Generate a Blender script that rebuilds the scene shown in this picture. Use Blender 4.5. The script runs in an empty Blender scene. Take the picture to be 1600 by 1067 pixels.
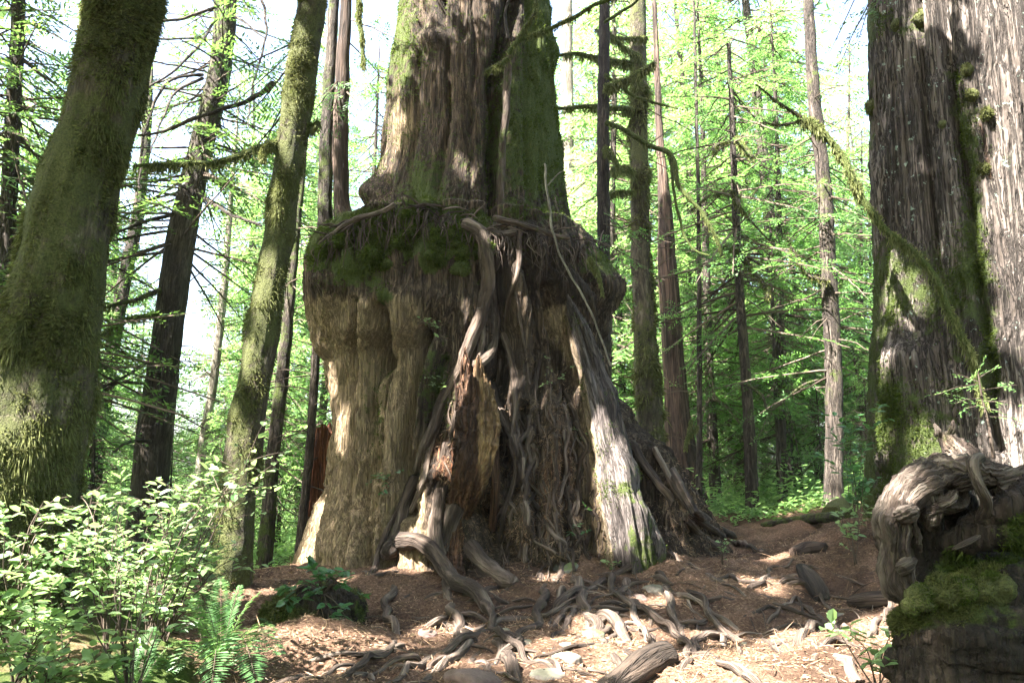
import bpy, math, random
import numpy as np
from mathutils import Vector
from mathutils.bvhtree import BVHTree
R = math.radians
scene = bpy.context.scene
col = scene.collection
rng = np.random.default_rng(11)

# ------------------------------------------------------------------ camera, sky, sun, exposure
CAM = np.array([0.0, 0.0, 1.5]); PITCH = R(10.0); LENS = 28.0
FPX = 1600 * LENS / 36.0
cam_data = bpy.data.cameras.new('camera'); cam = bpy.data.objects.new('camera', cam_data); col.objects.link(cam)
cam.location = CAM; cam.rotation_euler = (R(90) + PITCH, 0, 0)
cam_data.lens = LENS; cam_data.sensor_width = 36; cam_data.clip_end = 2000; cam_data.clip_start = 0.05
scene.camera = cam
SUN = np.array([-0.68, -0.54, 1.12]); SUN /= np.linalg.norm(SUN)
SUN_EL = math.asin(SUN[2]); SUN_ROT = math.atan2(SUN[0], SUN[1])
w = bpy.data.worlds.new('World'); scene.world = w; w.use_nodes = True
nt = w.node_tree; bg = nt.nodes['Background']; sky = nt.nodes.new('ShaderNodeTexSky')
sky.sky_type = 'NISHITA'; sky.sun_disc = False; sky.sun_elevation = SUN_EL; sky.sun_rotation = SUN_ROT
sky.air_density = 1.0; sky.dust_density = 5.0
nt.links.new(sky.outputs[0], bg.inputs[0]); bg.inputs[1].default_value = 0.075
sl = bpy.data.lights.new('sun', 'SUN'); sun = bpy.data.objects.new('sun', sl); col.objects.link(sun)
sl.energy = 5.0; sl.angle = R(0.5); sl.color = (1.0, 0.95, 0.86)
sun.rotation_euler = Vector(SUN).to_track_quat('Z', 'Y').to_euler(); sun.location = Vector(SUN * 60)
scene.view_settings.view_transform = 'Standard'; scene.view_settings.look = 'None'
scene.view_settings.exposure = 3.8; scene.view_settings.gamma = 1.0
scene.render.engine = 'CYCLES'
scene.cycles.use_denoising = True
scene.cycles.max_bounces = 6; scene.cycles.diffuse_bounces = 4; scene.cycles.transmission_bounces = 4
scene.cycles.sample_clamp_indirect = 6.0

FW = np.array([0, math.cos(PITCH), math.sin(PITCH)]); UPV = np.array([0, -math.sin(PITCH), math.cos(PITCH)])
def ray(px, py):
    return FW + (px - 800) / FPX * np.array([1., 0, 0]) + (533.5 - py) / FPX * UPV
def P(px, py, Y):
    d = ray(px, py); return CAM + d * (Y / d[1])
def proj(p):
    q = p - CAM; dz = q @ FW
    dz = np.where(dz < 0.05, 0.05, dz)
    return 800 + FPX * q[..., 0] / dz, 533.5 - FPX * (q @ UPV) / dz
def mpp(Y):                     # metres per photograph pixel at distance Y
    return Y / FPX

# ------------------------------------------------------------------ noise
_prm = np.random.default_rng(5).permutation(256); _prm = np.concatenate([_prm, _prm, _prm])
_grd = np.array([[1,1,0],[-1,1,0],[1,-1,0],[-1,-1,0],[1,0,1],[-1,0,1],[1,0,-1],[-1,0,-1],[0,1,1],[0,-1,1],[0,1,-1],[0,-1,-1]], float)
def perlin(p):
    p = np.asarray(p, float); i = np.floor(p).astype(int); f = p - i; i = i & 255
    u = f * f * f * (f * (f * 6 - 15) + 10); out = 0
    for dx in (0, 1):
        for dy in (0, 1):
            for dz in (0, 1):
                h = _prm[_prm[_prm[i[:, 0] + dx] + i[:, 1] + dy] + i[:, 2] + dz] % 12
                g = (_grd[h] * (f - np.array([dx, dy, dz]))).sum(1)
                wt = (u[:, 0] if dx else 1 - u[:, 0]) * (u[:, 1] if dy else 1 - u[:, 1]) * (u[:, 2] if dz else 1 - u[:, 2])
                out = out + wt * g
    return out
def fbm(p, octv=4, gain=.5):
    p = np.asarray(p, float); a = 1.; s = 0
    for k in range(octv):
        s = s + a * perlin(p + 17.3 * k); p = p * 2.03; a *= gain
    return s
def ridged(p, octv=4, gain=.5):
    p = np.asarray(p, float); a = 1.; s = 0
    for k in range(octv):
        s = s + a * (1 - 2 * np.abs(perlin(p + 31.7 * k))); p = p * 2.07; a *= gain
    return s
def sstep(a, b, x):
    t = np.clip((x - a) / (b - a), 0, 1); return t * t * (3 - 2 * t)
def nrm(v):
    return v / np.maximum(np.linalg.norm(v, axis=-1, keepdims=True), 1e-9)
def polydist(x, y, pts):
    """distance of the points (x, y) to a polyline"""
    d = np.full(np.shape(x), 1e9)
    for (x0, y0), (x1, y1) in zip(pts[:-1], pts[1:]):
        vx, vy = x1 - x0, y1 - y0; L = vx * vx + vy * vy + 1e-9
        t = np.clip(((x - x0) * vx + (y - y0) * vy) / L, 0, 1)
        d = np.minimum(d, np.hypot(x - x0 - t * vx, y - y0 - t * vy))
    return d

# ------------------------------------------------------------------ mesh and object helpers
def mesh_np(name, v, quads, mat=None, smooth=True, mask=None, tc=None):
    v = np.asarray(v, np.float32); quads = np.asarray(quads, np.int32)
    me = bpy.data.meshes.new(name); k = quads.shape[1]
    me.vertices.add(len(v)); me.vertices.foreach_set('co', v.ravel())
    me.loops.add(quads.size); me.loops.foreach_set('vertex_index', quads.ravel())
    me.polygons.add(len(quads)); me.polygons.foreach_set('loop_start', np.arange(0, quads.size, k, dtype=np.int32))
    me.polygons.foreach_set('use_smooth', np.full(len(quads), smooth, bool))
    if mask is not None:
        a = me.attributes.new('mask', 'FLOAT_COLOR', 'POINT')
        m4 = np.ones((len(v), 4), np.float32); m4[:, :3] = mask; a.data.foreach_set('color', m4.ravel())
    if tc is not None:
        a = me.attributes.new('tc', 'FLOAT_VECTOR', 'POINT'); a.data.foreach_set('vector', np.asarray(tc, np.float32).ravel())
    me.update(calc_edges=True)
    if mat: me.materials.append(mat)
    return me
def link(name, me, parent=None, loc=None):
    o = bpy.data.objects.new(name, me); col.objects.link(o)
    if parent is not None: o.parent = parent
    if loc is not None: o.location = loc
    return o
def tag(o, label, cat=None, group=None, kind=None):
    if label: o['label'] = label
    if cat: o['category'] = cat
    if group: o['group'] = group
    if kind: o['kind'] = kind
    return o
def thing(name, label, cat, loc, group=None):
    o = bpy.data.objects.new(name, None); col.objects.link(o); o.location = loc; o.empty_display_size = .2
    return tag(o, label, cat, group)
def part(name, parent, geo, mat, smooth=True, label=None):
    """geo in world coordinates -> a child mesh in its thing's own coordinates"""
    base = np.zeros(3); p = parent
    while p is not None:
        base = base + np.array(p.location); p = p.parent
    v, f, mask, tc = geo
    o = link(name, mesh_np(name, v - base, f, mat, smooth, mask, tc), parent)
    if label: o['label'] = label
    return o
def part_multi(name, parent, pairs, smooth=False, label=None):
    geo = join([g for g, _ in pairs]); o = part(name, parent, geo, None, smooth, label)
    for _, m in pairs: o.data.materials.append(m)
    o.data.polygons.foreach_set('material_index', np.concatenate([np.full(len(g[1]), i, np.int32) for i, (g, _) in enumerate(pairs)])); return o
def single(name, geo, mat, label, cat, group=None, smooth=True, loc=None):
    v, f, mask, tc = geo
    base = np.array(loc if loc is not None else np.append(v[:, :2].mean(0), v[:, 2].min()))
    o = link(name, mesh_np(name, v - base, f, mat, smooth, mask, tc), None, base)
    return tag(o, label, cat, group)
def join(geos):
    vs, fs, ms, ts = [], [], [], []; n = 0
    for v, f, m, t in geos:
        vs.append(v); fs.append(f + n); n += len(v)
        ms.append(np.zeros((len(v), 3)) if m is None else m); ts.append(v if t is None else t)
    return np.concatenate(vs), np.concatenate(fs), np.concatenate(ms), np.concatenate(ts)
def spline(pts, n):
    pts = np.asarray(pts, float); m = len(pts)
    if m == 2:
        t = np.linspace(0, 1, n)[:, None]; return pts[0] * (1 - t) + pts[1] * t
    seg = np.linalg.norm(np.diff(pts[:, :3], axis=0), axis=1); s = np.concatenate([[0], np.cumsum(seg)])
    q = np.linspace(0, s[-1], n); k = np.clip(np.searchsorted(s, q, 'right') - 1, 0, m - 2)
    t = ((q - s[k]) / np.maximum(seg[k], 1e-9))[:, None]
    p1, p2 = pts[k], pts[k + 1]; p0 = pts[np.maximum(k - 1, 0)]; p3 = pts[np.minimum(k + 2, m - 1)]
    return .5 * (2 * p1 + (p2 - p0) * t + (2 * p0 - 5 * p1 + 4 * p2 - p3) * t * t + (3 * p1 - p0 - 3 * p2 + p3) * t ** 3)
def tube(pts, rad, sides=10, n=None, lump=.12, lscale=6., flute=0., taper_end=True, seed=0, squash=1., mask=None, wob=0., grain=0.):
    """a bent, tapering, uneven limb through pts (n, 3) with radii rad"""
    pts = np.asarray(pts, float); rad = np.broadcast_to(np.asarray(rad, float), (len(pts),))
    L = np.linalg.norm(np.diff(pts, axis=0), axis=1).sum()
    if n is None: n = int(np.clip(L / max(rad.mean() * .8, .006), 6, 90))
    c = spline(np.column_stack([pts, rad]), n); rr = np.maximum(c[:, 3], rad.min() * .5); c = c[:, :3]
    if wob: c = c + wob * np.stack([perlin(np.column_stack([np.linspace(0, L * 3, n) + 9.7 * k, np.full(n, seed + .37), np.full(n, k * 3.1)])) for k in range(3)], 1)
    t = nrm(np.gradient(c, axis=0)); a = np.array([0, 0, 1.]) if abs(t[0, 2]) < .9 else np.array([1., 0, 0])
    u = np.zeros_like(c); x = nrm(np.cross(a, t[0])[None])[0]
    for i in range(n):
        x = x - t[i] * (x @ t[i]); x = x / max(np.linalg.norm(x), 1e-9); u[i] = x
    vv = np.cross(t, u)
    ph = np.linspace(0, 2 * math.pi, sides, endpoint=False)
    s = np.linspace(0, L, n)
    cs = np.cos(ph)[None, :, None]; sn = np.sin(ph)[None, :, None]
    q = np.stack([np.broadcast_to(np.cos(ph), (n, sides)) * rr[:, None] * 1.0, np.broadcast_to(np.sin(ph), (n, sides)) * rr[:, None], np.broadcast_to(s[:, None], (n, sides))], -1).reshape(-1, 3)
    k = 1 + lump * fbm(q * np.array([lscale, lscale, lscale * .45]) + seed * 3.77, 3).reshape(n, sides)
    if flute:
        k = k + flute * (-.8 + ridged(np.column_stack([np.tile(np.cos(ph), n) * 2.2, np.tile(np.sin(ph), n) * 2.2, np.repeat(s * .35, sides)]) + seed, 3).reshape(n, sides))
    if grain:
        k = k + grain * (-.7 + ridged(np.column_stack([np.tile(np.cos(ph), n) * 5.5, np.tile(np.sin(ph), n) * 5.5, np.repeat(s / max(rr.mean(), 1e-3) * .16, sides)]) + seed * 2.3 + .35 * fbm(q * lscale * .5, 2)[:, None], 2).reshape(n, sides))
    rk = (rr[:, None] * k)[:, :, None]
    v = c[:, None] + rk * (cs * u[:, None] + squash * sn * vv[:, None])
    if taper_end:
        v[-1] = c[-1] + (v[-1] - c[-1]) * .25; v[0] = c[0] + (v[0] - c[0]) * .6
    v = v.reshape(-1, 3)
    i = np.arange(n - 1)[:, None] * sides; j = np.arange(sides)[None]
    f = np.stack([i + j, i + (j + 1) % sides, i + sides + (j + 1) % sides, i + sides + j], -1).reshape(-1, 4)
    # end caps as fans of quads
    v = np.vstack([v, c[0], c[-1]]); e0, e1 = n * sides, n * sides + 1
    jj = np.arange(0, sides - 1, 2)
    f = np.vstack([f, np.stack([np.full_like(jj, e0), (jj + 2) % sides, jj + 1, jj], -1),
                   np.stack([np.full_like(jj, e1), (n - 1) * sides + jj, (n - 1) * sides + jj + 1, (n - 1) * sides + (jj + 2) % sides], -1)])
    tcc = np.vstack([q, [0, 0, 0], [0, 0, L]]) + seed * 1.31
    m = np.zeros((len(v), 3)) if mask is None else np.broadcast_to(np.asarray(mask, float), (len(v), 3)).copy()
    return v, f, m, tcc
def cards(o, d, s, l, wd, bend=None):
    """diamond leaflets: origin, direction, side vector, length, width"""
    l = np.broadcast_to(l, (len(o),))[:, None]; wd = np.broadcast_to(wd, (len(o),))[:, None]
    mid = o + d * l * .5
    if bend is not None: mid = mid + bend * l
    v = np.stack([o, mid + s * wd * .5, o + d * l, mid - s * wd * .5], 1).reshape(-1, 3)
    return v, np.arange(len(v)).reshape(-1, 4), None, None
def leaves(o, d, n, l, wd):
    """oval folded leaves: six vertices, two faces either side of the rib"""
    s = nrm(np.cross(d, n)); n = np.cross(s, d); k = len(o)
    l = np.broadcast_to(l, (k,))[:, None]; wd = np.broadcast_to(wd, (k,))[:, None]
    T = [(0, 0, 0), (.28, .46, .07), (.7, .40, .03), (1, 0, -.10), (.7, -.40, .03), (.28, -.46, .07)]
    v = np.stack([o + d * l * a + s * wd * b + n * l * c for a, b, c in T], 1).reshape(-1, 3)
    i = (np.arange(k) * 6)[:, None]
    f = np.stack([i + np.array([[0, 1, 2, 3]]), i + np.array([[0, 3, 4, 5]])], 1).reshape(-1, 4)
    return v, f, None, None
def rvec(n, g=rng):
    return nrm(g.normal(size=(n, 3)))
def scatter(geo, n, g=rng, weight=None):
    v, f = geo[0], geo[1]
    tri = np.concatenate([f[:, [0, 1, 2]], f[:, [0, 2, 3]]]); a, b, c = v[tri[:, 0]], v[tri[:, 1]], v[tri[:, 2]]
    cr = np.cross(b - a, c - a); ar = np.linalg.norm(cr, axis=1); pr = ar.copy()
    if weight is not None: pr = pr * weight[tri].mean(1)
    if pr.sum() <= 0: return np.zeros((0, 3)), np.zeros((0, 3))
    k = g.choice(len(tri), n, p=pr / pr.sum()); r1 = np.sqrt(g.random(n))[:, None]; r2 = g.random(n)[:, None]
    return a[k] * (1 - r1) + b[k] * r1 * (1 - r2) + c[k] * r1 * r2, nrm(cr[k])

def tufts(geo, n, l, wd, droop, mask=None, g=rng, up=.0, spread=.8):
    p, nn = scatter(geo, n, g, mask); d = nrm(nn * 1.0 + rvec(len(p), g) * spread + np.array([0, 0, -droop + up])); s = nrm(np.cross(d, rvec(len(p), g)))
    return cards(p - nn * .01, d, s, g.uniform(.5, 1.3, len(p)) * l * np.clip(.9 + 1.5 * fbm(p * 3.1, 2), .3, 2.), g.uniform(.6, 1.3, len(p)) * wd)

# ------------------------------------------------------------------ materials
class N:
    def __init__(s, name):
        s.m = bpy.data.materials.new(name); s.m.use_nodes = True; s.t = s.m.node_tree; s.b = s.t.nodes['Principled BSDF']; s.out = s.t.nodes['Material Output']
    def n(s, typ, **kw):
        x = s.t.nodes.new('ShaderNode' + typ)
        for k, v in kw.items(): setattr(x, k, v)
        return x
    def l(s, a, b): s.t.links.new(a, b)
    def val(s, sock, v):
        if hasattr(v, 'is_output'): s.l(v, sock)
        else: sock.default_value = v
    def mix(s, f, a, b):
        x = s.n('Mix', data_type='RGBA'); s.val(x.inputs[0], f); s.val(x.inputs[6], a); s.val(x.inputs[7], b); return x.outputs[2]
    def math(s, op, a, b=0., c=0.):
        x = s.n('Math', operation=op); s.val(x.inputs[0], a); s.val(x.inputs[1], b); s.val(x.inputs[2], c); return x.outputs[0]
    def ramp(s, f, stops):
        x = s.n('ValToRGB'); s.l(f, x.inputs[0]); e = x.color_ramp.elements
        while len(e) < len(stops): e.new(.5)
        for q, (p, c) in zip(e, stops): q.position = p; q.color = (*c, 1) if len(c) == 3 else c
        return x.outputs[0]
    def step(s, f, a, b):
        x = s.n('MapRange'); x.interpolation_type = 'SMOOTHSTEP'; s.l(f, x.inputs[0]); x.inputs[1].default_value = a; x.inputs[2].default_value = b; return x.outputs[0]
    def noise(s, vec, scale, detail=6, rough=.6, dist=0.):
        x = s.n('TexNoise'); s.l(vec, x.inputs['Vector']); x.inputs['Scale'].default_value = scale; x.inputs['Detail'].default_value = detail
        x.inputs['Roughness'].default_value = rough; x.inputs['Distortion'].default_value = dist; return x.outputs[0]
    def scale(s, vec, sc):
        x = s.n('Mapping'); s.l(vec, x.inputs[0]); x.inputs['Scale'].default_value = sc; return x.outputs[0]
    def attr(s, name): return s.n('Attribute', attribute_name=name)
def bark(name, dark, mid, light, fine=26., zs=.10, crack=.6, bump=.9, moss=((.030, .050, .010), (.10, .125, .028)), tan=(.34, .25, .15), red=(.20, .075, .035), lichen=0.):
    """weathered bark or wood; the mask attribute's channels are moss, bare tan wood and red rot"""
    M = N(name); tc = M.attr('tc').outputs['Vector']; mk = M.n('SeparateColor'); M.l(M.attr('mask').outputs['Color'], mk.inputs[0])
    st = M.scale(tc, (1, 1, zs)); big = M.noise(M.scale(tc, (1, 1, .35)), 2.3, 5, .6)
    n1 = M.noise(st, fine, 8, .65, .6); n2 = M.noise(st, fine * .33, 5, .6, 1.0)
    fib = M.noise(M.scale(tc, (1, 1, zs * .45)), fine * 3.4, 3, .6)
    cn = M.noise(M.scale(tc, (1, 1, zs * .6)), fine * .8, 4, .55, .5)
    cn2 = M.noise(M.scale(tc, (1, 1, zs)), fine * .3, 5, .6, .8)
    ck = M.math('MINIMUM', M.step(M.math('ABSOLUTE', M.math('SUBTRACT', cn, .5)), .0, .055), M.step(M.math('ABSOLUTE', M.math('SUBTRACT', cn2, .5)), .0, .035))
    base = M.ramp(M.math('ADD', M.math('MULTIPLY', n1, .5), M.math('MULTIPLY', n2, .5)), [(.37, dark), (.50, mid), (.64, light)])
    base = M.mix(M.math('MULTIPLY', M.step(big, .42, .62), .75), base, dark + (1,))
    tn = M.ramp(M.math('ADD', M.math('MULTIPLY', n1, .6), M.math('MULTIPLY', fib, .4)), [(.33, tuple(c * .33 for c in tan)), (.5, tuple(c * .75 for c in tan)), (.66, tuple(min(1, c * 1.45) for c in tan))])
    c = M.mix(M.step(M.math('ADD', mk.outputs[1], M.math('MULTIPLY', M.math('SUBTRACT', n2, .5), .9)), .30, .70), base, tn)
    rd = M.ramp(n1, [(.32, tuple(c * .35 for c in red)), (.5, red), (.68, tuple(min(1, c * 2.0) for c in red))])
    c = M.mix(M.step(M.math('ADD', mk.outputs[2], M.math('MULTIPLY', M.math('SUBTRACT', n2, .5), .9)), .30, .70), c, rd)
    c = M.mix(M.math('MULTIPLY', M.math('MULTIPLY', M.math('SUBTRACT', 1., ck), crack), M.math('SUBTRACT', 1., M.math('MULTIPLY', mk.outputs[1], .6))), c, tuple(x * .35 for x in dark) + (1,))
    if lichen:
        ln = M.noise(tc, 9., 4, .7); c = M.mix(M.math('MULTIPLY', M.step(ln, .62, .70), lichen), c, (.42, .55, .46, 1))
    mn = M.noise(tc, 7., 6, .7); mf = M.noise(tc, 60., 4, .7)
    mc = M.ramp(mf, [(.3, moss[0]), (.72, moss[1])])
    mfac = M.step(M.math('ADD', mk.outputs[0], M.math('MULTIPLY', M.math('SUBTRACT', mn, .5), 1.3)), .38, .62)
    c = M.mix(mfac, c, mc); M.l(c, M.b.inputs['Base Color']); M.b.inputs['Roughness'].default_value = .88; M.b.inputs['Specular IOR Level'].default_value = .25
    h = M.math('ADD', M.math('MULTIPLY', ck, .55 * crack), M.math('ADD', M.math('MULTIPLY', n1, .8), M.math('MULTIPLY', fib, .25)))
    h = M.math('ADD', M.math('MULTIPLY', h, M.math('SUBTRACT', 1., M.math('MULTIPLY', mfac, .6))), M.math('MULTIPLY', M.math('MULTIPLY', mf, mfac), 1.2))
    bp = M.n('Bump'); bp.inputs['Strength'].default_value = bump; bp.inputs['Distance'].default_value = .045; M.l(h, bp.inputs['Height']); M.l(bp.outputs[0], M.b.inputs['Normal'])
    return M.m
def leafmat(name, a, b, trans, tmix=.45, rough=.5, spec=.3, emit=None):
    M = N(name); ri = M.n('NewGeometry').outputs['Random Per Island']
    c = M.mix(ri, a + (1,), b + (1,)); M.l(c, M.b.inputs['Base Color']); M.b.inputs['Roughness'].default_value = rough; M.b.inputs['Specular IOR Level'].default_value = spec
    tr = M.n('BsdfTranslucent'); hs = M.n('HueSaturation'); M.l(M.mix(ri, tuple(x * .7 for x in trans) + (1,), tuple(min(1, x * 1.3) for x in trans) + (1,)), hs.inputs['Color']); M.l(hs.outputs[0], tr.inputs[0])
    mx = M.n('MixShader'); mx.inputs[0].default_value = tmix; M.l(M.b.outputs[0], mx.inputs[1]); M.l(tr.outputs[0], mx.inputs[2]); M.l(mx.outputs[0], M.out.inputs[0])
    return M.m
M_cedar = bark('cedar_wood', (.026, .017, .012), (.080, .054, .036), (.20, .150, .105), 30, .045, .8, 1.0, tan=(.30, .22, .135))
M_greybark = bark('grey_cedar_bark', (.038, .029, .024), (.122, .100, .088), (.245, .208, .188), 20, .045, .9, 1.0, moss=((.030, .045, .010), (.085, .11, .028)), lichen=.6)
M_darkbark = bark('dark_hemlock_bark', (.027, .021, .018), (.080, .063, .052), (.165, .137, .116), 30, .16, .7, 1.0)
M_mossbark = bark('mossy_bark', (.030, .024, .017), (.090, .075, .050), (.20, .175, .12), 24, .22, .4, 1.0, moss=((.036, .042, .013), (.13, .142, .048)))
M_redbark = bark('red_cedar_bark', (.032, .022, .018), (.085, .056, .043), (.17, .12, .092), 18, .06, .7, 1.0)
M_palebark = bark('pale_bark', (.07, .06, .045), (.20, .18, .14), (.40, .37, .30), 24, .25, .3, .8)
M_root = bark('root_bark', (.028, .019, .015), (.105, .076, .060), (.27, .215, .175), 16, .12, .45, 1.0)
M_snag = bark('rotten_red_wood', (.030, .015, .009), (.120, .060, .033), (.32, .18, .095), 34, .05, .6, 1.2, tan=(.30, .19, .09))
M_drift = bark('weathered_wood', (.022, .015, .012), (.100, .074, .060), (.28, .235, .20), 30, .10, .45, 1.0)
M_blackwood = bark('dark_rotting_wood', (.012, .009, .007), (.040, .028, .021), (.10, .072, .055), 14, .12, .5, 1.1)
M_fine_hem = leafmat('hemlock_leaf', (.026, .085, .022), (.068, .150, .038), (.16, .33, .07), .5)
M_far_hem = leafmat('sun_tinted_hemlock_leaf', (.046, .120, .035), (.115, .20, .064), (.265, .43, .125), .55)  # brighter hemlock leaf; the sunlit look is put into its colour
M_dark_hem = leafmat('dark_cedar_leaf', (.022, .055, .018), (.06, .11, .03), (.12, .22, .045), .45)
M_shrub = leafmat('shrub_leaf', (.08, .16, .058), (.21, .30, .145), (.29, .43, .14), .45, .42, .4)
M_salal = leafmat('glossy_broad_leaf', (.030, .095, .035), (.055, .14, .050), (.12, .28, .06), .30, .32, .5)
M_fern = leafmat('fern_leaf', (.055, .13, .045), (.10, .19, .075), (.19, .36, .09), .35, .4, .4)
M_moss = leafmat('moss_tuft', (.034, .040, .013), (.135, .145, .050), (.15, .16, .06), .3, .8, .1)
M_mossgreen = leafmat('green_moss_tuft', (.018, .030, .007), (.070, .092, .022), (.11, .16, .02), .3, .8, .1)
M_hangmoss = leafmat('hanging_moss', (.06, .072, .026), (.15, .16, .065), (.20, .22, .07), .35, .8, .1)
M_litter = leafmat('needle_litter', (.085, .045, .026), (.37, .26, .17), (.25, .14, .07), .12, .8, .1)
M_dead = leafmat('dead_twig_bark', (.035, .025, .02), (.12, .095, .075), (.05, .04, .03), .05, .8, .1)
def stone_mat(name, a, b, moss):
    M = N(name); tc = M.n('TexCoord').outputs['Object']; n1 = M.noise(tc, 9, 8, .65); n2 = M.noise(tc, 45, 5, .7)
    c = M.ramp(n1, [(.35, a), (.65, b)]); c = M.mix(M.math('MULTIPLY', n2, .5), c, tuple(x * .6 for x in a) + (1,))
    up = M.n('SeparateXYZ'); M.l(M.n('NewGeometry').outputs['Normal'], up.inputs[0])
    mf = M.math('MULTIPLY', M.step(M.math('ADD', up.outputs[2], M.math('SUBTRACT', n1, .5)), .45, .8), moss); c = M.mix(mf, c, (.06, .085, .02, 1))
    M.l(c, M.b.inputs['Base Color']); M.b.inputs['Roughness'].default_value = .85
    bp = M.n('Bump'); bp.inputs['Strength'].default_value = .6; bp.inputs['Distance'].default_value = .02; M.l(M.math('ADD', n1, M.math('MULTIPLY', n2, .4)), bp.inputs['Height']); M.l(bp.outputs[0], M.b.inputs['Normal'])
    return M.m
M_buttress = bark('grey_buttress_bark', (.036, .028, .026), (.115, .095, .088), (.225, .19, .18), 34, .10, .7, 1.0, tan=(.22, .165, .11))
M_stone = stone_mat('grey_stone', (.08, .066, .056), (.22, .195, .17), .25); M_redstone = stone_mat('reddish_stone', (.085, .050, .045), (.19, .125, .112), .1); M_mossstone = stone_mat('mossy_stone', (.09, .09, .07), (.20, .19, .15), .85)
def ground_mat():
    M = N('forest_floor'); tc = M.n('TexCoord').outputs['Object']; n1 = M.noise(tc, 1.3, 7, .65); n2 = M.noise(tc, 38, 6, .75); n3 = M.noise(tc, 140, 4, .7)
    mk = M.n('SeparateColor'); M.l(M.attr('mask').outputs['Color'], mk.inputs[0])
    lit = M.ramp(n2, [(.30, (.040, .023, .016)), (.50, (.130, .076, .050)), (.70, (.31, .21, .15))])
    soil = M.ramp(n2, [(.30, (.022, .013, .009)), (.6, (.075, .045, .030)), (.75, (.14, .09, .06))])
    c = M.mix(M.step(n1, .40, .62), lit, soil)
    mo = M.ramp(n2, [(.3, (.020, .035, .008)), (.7, (.075, .105, .025))])
    c = M.mix(M.step(M.math('ADD', mk.outputs[0], M.math('MULTIPLY', M.math('SUBTRACT', n1, .5), .9)), .4, .6), c, mo)
    M.l(c, M.b.inputs['Base Color']); M.b.inputs['Roughness'].default_value = .95; M.b.inputs['Specular IOR Level'].default_value = .15
    bp = M.n('Bump'); bp.inputs['Strength'].default_value = .9; bp.inputs['Distance'].default_value = .03; M.l(M.math('ADD', n2, M.math('MULTIPLY', n3, .6)), bp.inputs['Height']); M.l(bp.outputs[0], M.b.inputs['Normal'])
    return M.m
M_ground = ground_mat()

# ------------------------------------------------------------------ ground
_ctl = [(450,1067,5.6),(800,1067,5.6),(1200,1067,5.6),(1500,1067,5.0),(1650,1067,4.6),(600,985,7.2),(800,985,7.2),(1000,980,7.2),(1250,985,7.1),(700,897,9.0),(610,905,8.9),
        (850,885,9.2),(1000,882,9.2),(1150,893,8.9),(1300,925,8.2),(1200,862,10.2),(1280,836,11.5),(1220,806,13.8),(1340,805,10.8),(1410,770,10.2),(1500,745,9.3),
        (1620,730,9.3),(1760,720,9.5),(350,990,7.2),(430,990,6.9),(250,1067,5.4),(100,1067,5.2),(-100,1040,5.2),(60,860,7.5),(230,900,14),(480,890,10.6),(440,940,12),
        (300,900,17),(560,840,17),(800,800,14),(700,850,22),(1050,800,17),(1150,800,17),(1300,780,15.5),(100,870,20),(100,830,40),(800,800,40),(1200,775,28),(1500,740,40),
        (1500,740,16),(2200,700,14),(-600,860,14),(-900,900,9)]
_cp = np.array([P(*c) for c in _ctl] + [(-4, 0, .1), (4, 0, .1), (0, 2.5, .0), (-12, -5, 0), (12, -5, .2), (0, -20, 0), (0, 75, 1), (60, 60, 3), (-60, 60, -2), (70, 0, 2), (-70, 0, -1)])
def _ph(r): return np.sqrt(r * r + .8)
_A = _ph(np.linalg.norm(_cp[:, None, :2] - _cp[None, :, :2], axis=-1)); _zm = .6
_W = np.linalg.solve(_A + np.eye(len(_cp)) * .02, _cp[:, 2] - _zm)
def hbase(x, y):
    x = np.asarray(x, float).ravel(); y = np.asarray(y, float).ravel(); z = np.zeros(len(x))
    for k in range(len(_cp)): z += _W[k] * _ph(np.hypot(x - _cp[k, 0], y - _cp[k, 1]))
    far = sstep(55, 95, np.hypot(x, y)); return (z + _zm) * (1 - far) + .6 * far
def hfine(x, y):
    p = np.column_stack([x, y, np.zeros(len(x))]); near = 1 - sstep(14, 30, np.hypot(x, y))
    lump = .11 * fbm(p * .9, 4) + .035 * ridged(p * 2.6 + 5, 3) * near + .018 * fbm(p * 9, 3) * near
    pit = sstep(.0, .7, perlin(p * 1.7 + 40)) * .07
    return lump - pit - .02
def spaced(lo, hi, a, b, fine, grow=1.09):
    c = list(np.arange(a, b, fine)); s = fine
    x = b
    while x < hi: c.append(x); s *= grow; x += s
    c.append(hi); s = fine; x = a - fine; pre = []
    while x > lo: pre.append(x); s *= grow; x -= s
    return np.array([lo] + pre[::-1] + c)
gx = spaced(-400, 400, -5.5, 5.5, .032); gy = spaced(-300, 500, 4.6, 11.5, .032)
X, Y = np.meshgrid(gx, gy); gxf, gyf = X.ravel(), Y.ravel()
gz = hbase(gxf, gyf) + hfine(gxf, gyf)
gv = np.column_stack([gxf, gyf, gz]); nx = len(gx)
ii = (np.arange(len(gy) - 1)[:, None] * nx + np.arange(nx - 1)[None]).ravel()
gf = np.stack([ii, ii + 1, ii + nx + 1, ii + nx], -1)
gpx, gpy = proj(gv); gm = np.zeros((len(gv), 3))
gm[:, 0] = np.clip(sstep(430, 250, gpx) * .55 + sstep(12, 16, gv[:, 1]) * .7, 0, .8) * (gv[:, 1] > 1)
gm[:, 0] += .35 * ((gpx > 640) & (gpx < 900) & (gpy > 985)) * sstep(.1, .4, perlin(gv * 3))
ground = link('ground', mesh_np('ground', gv, gf, M_ground, True, gm)); tag(ground, None, kind='structure')
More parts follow.
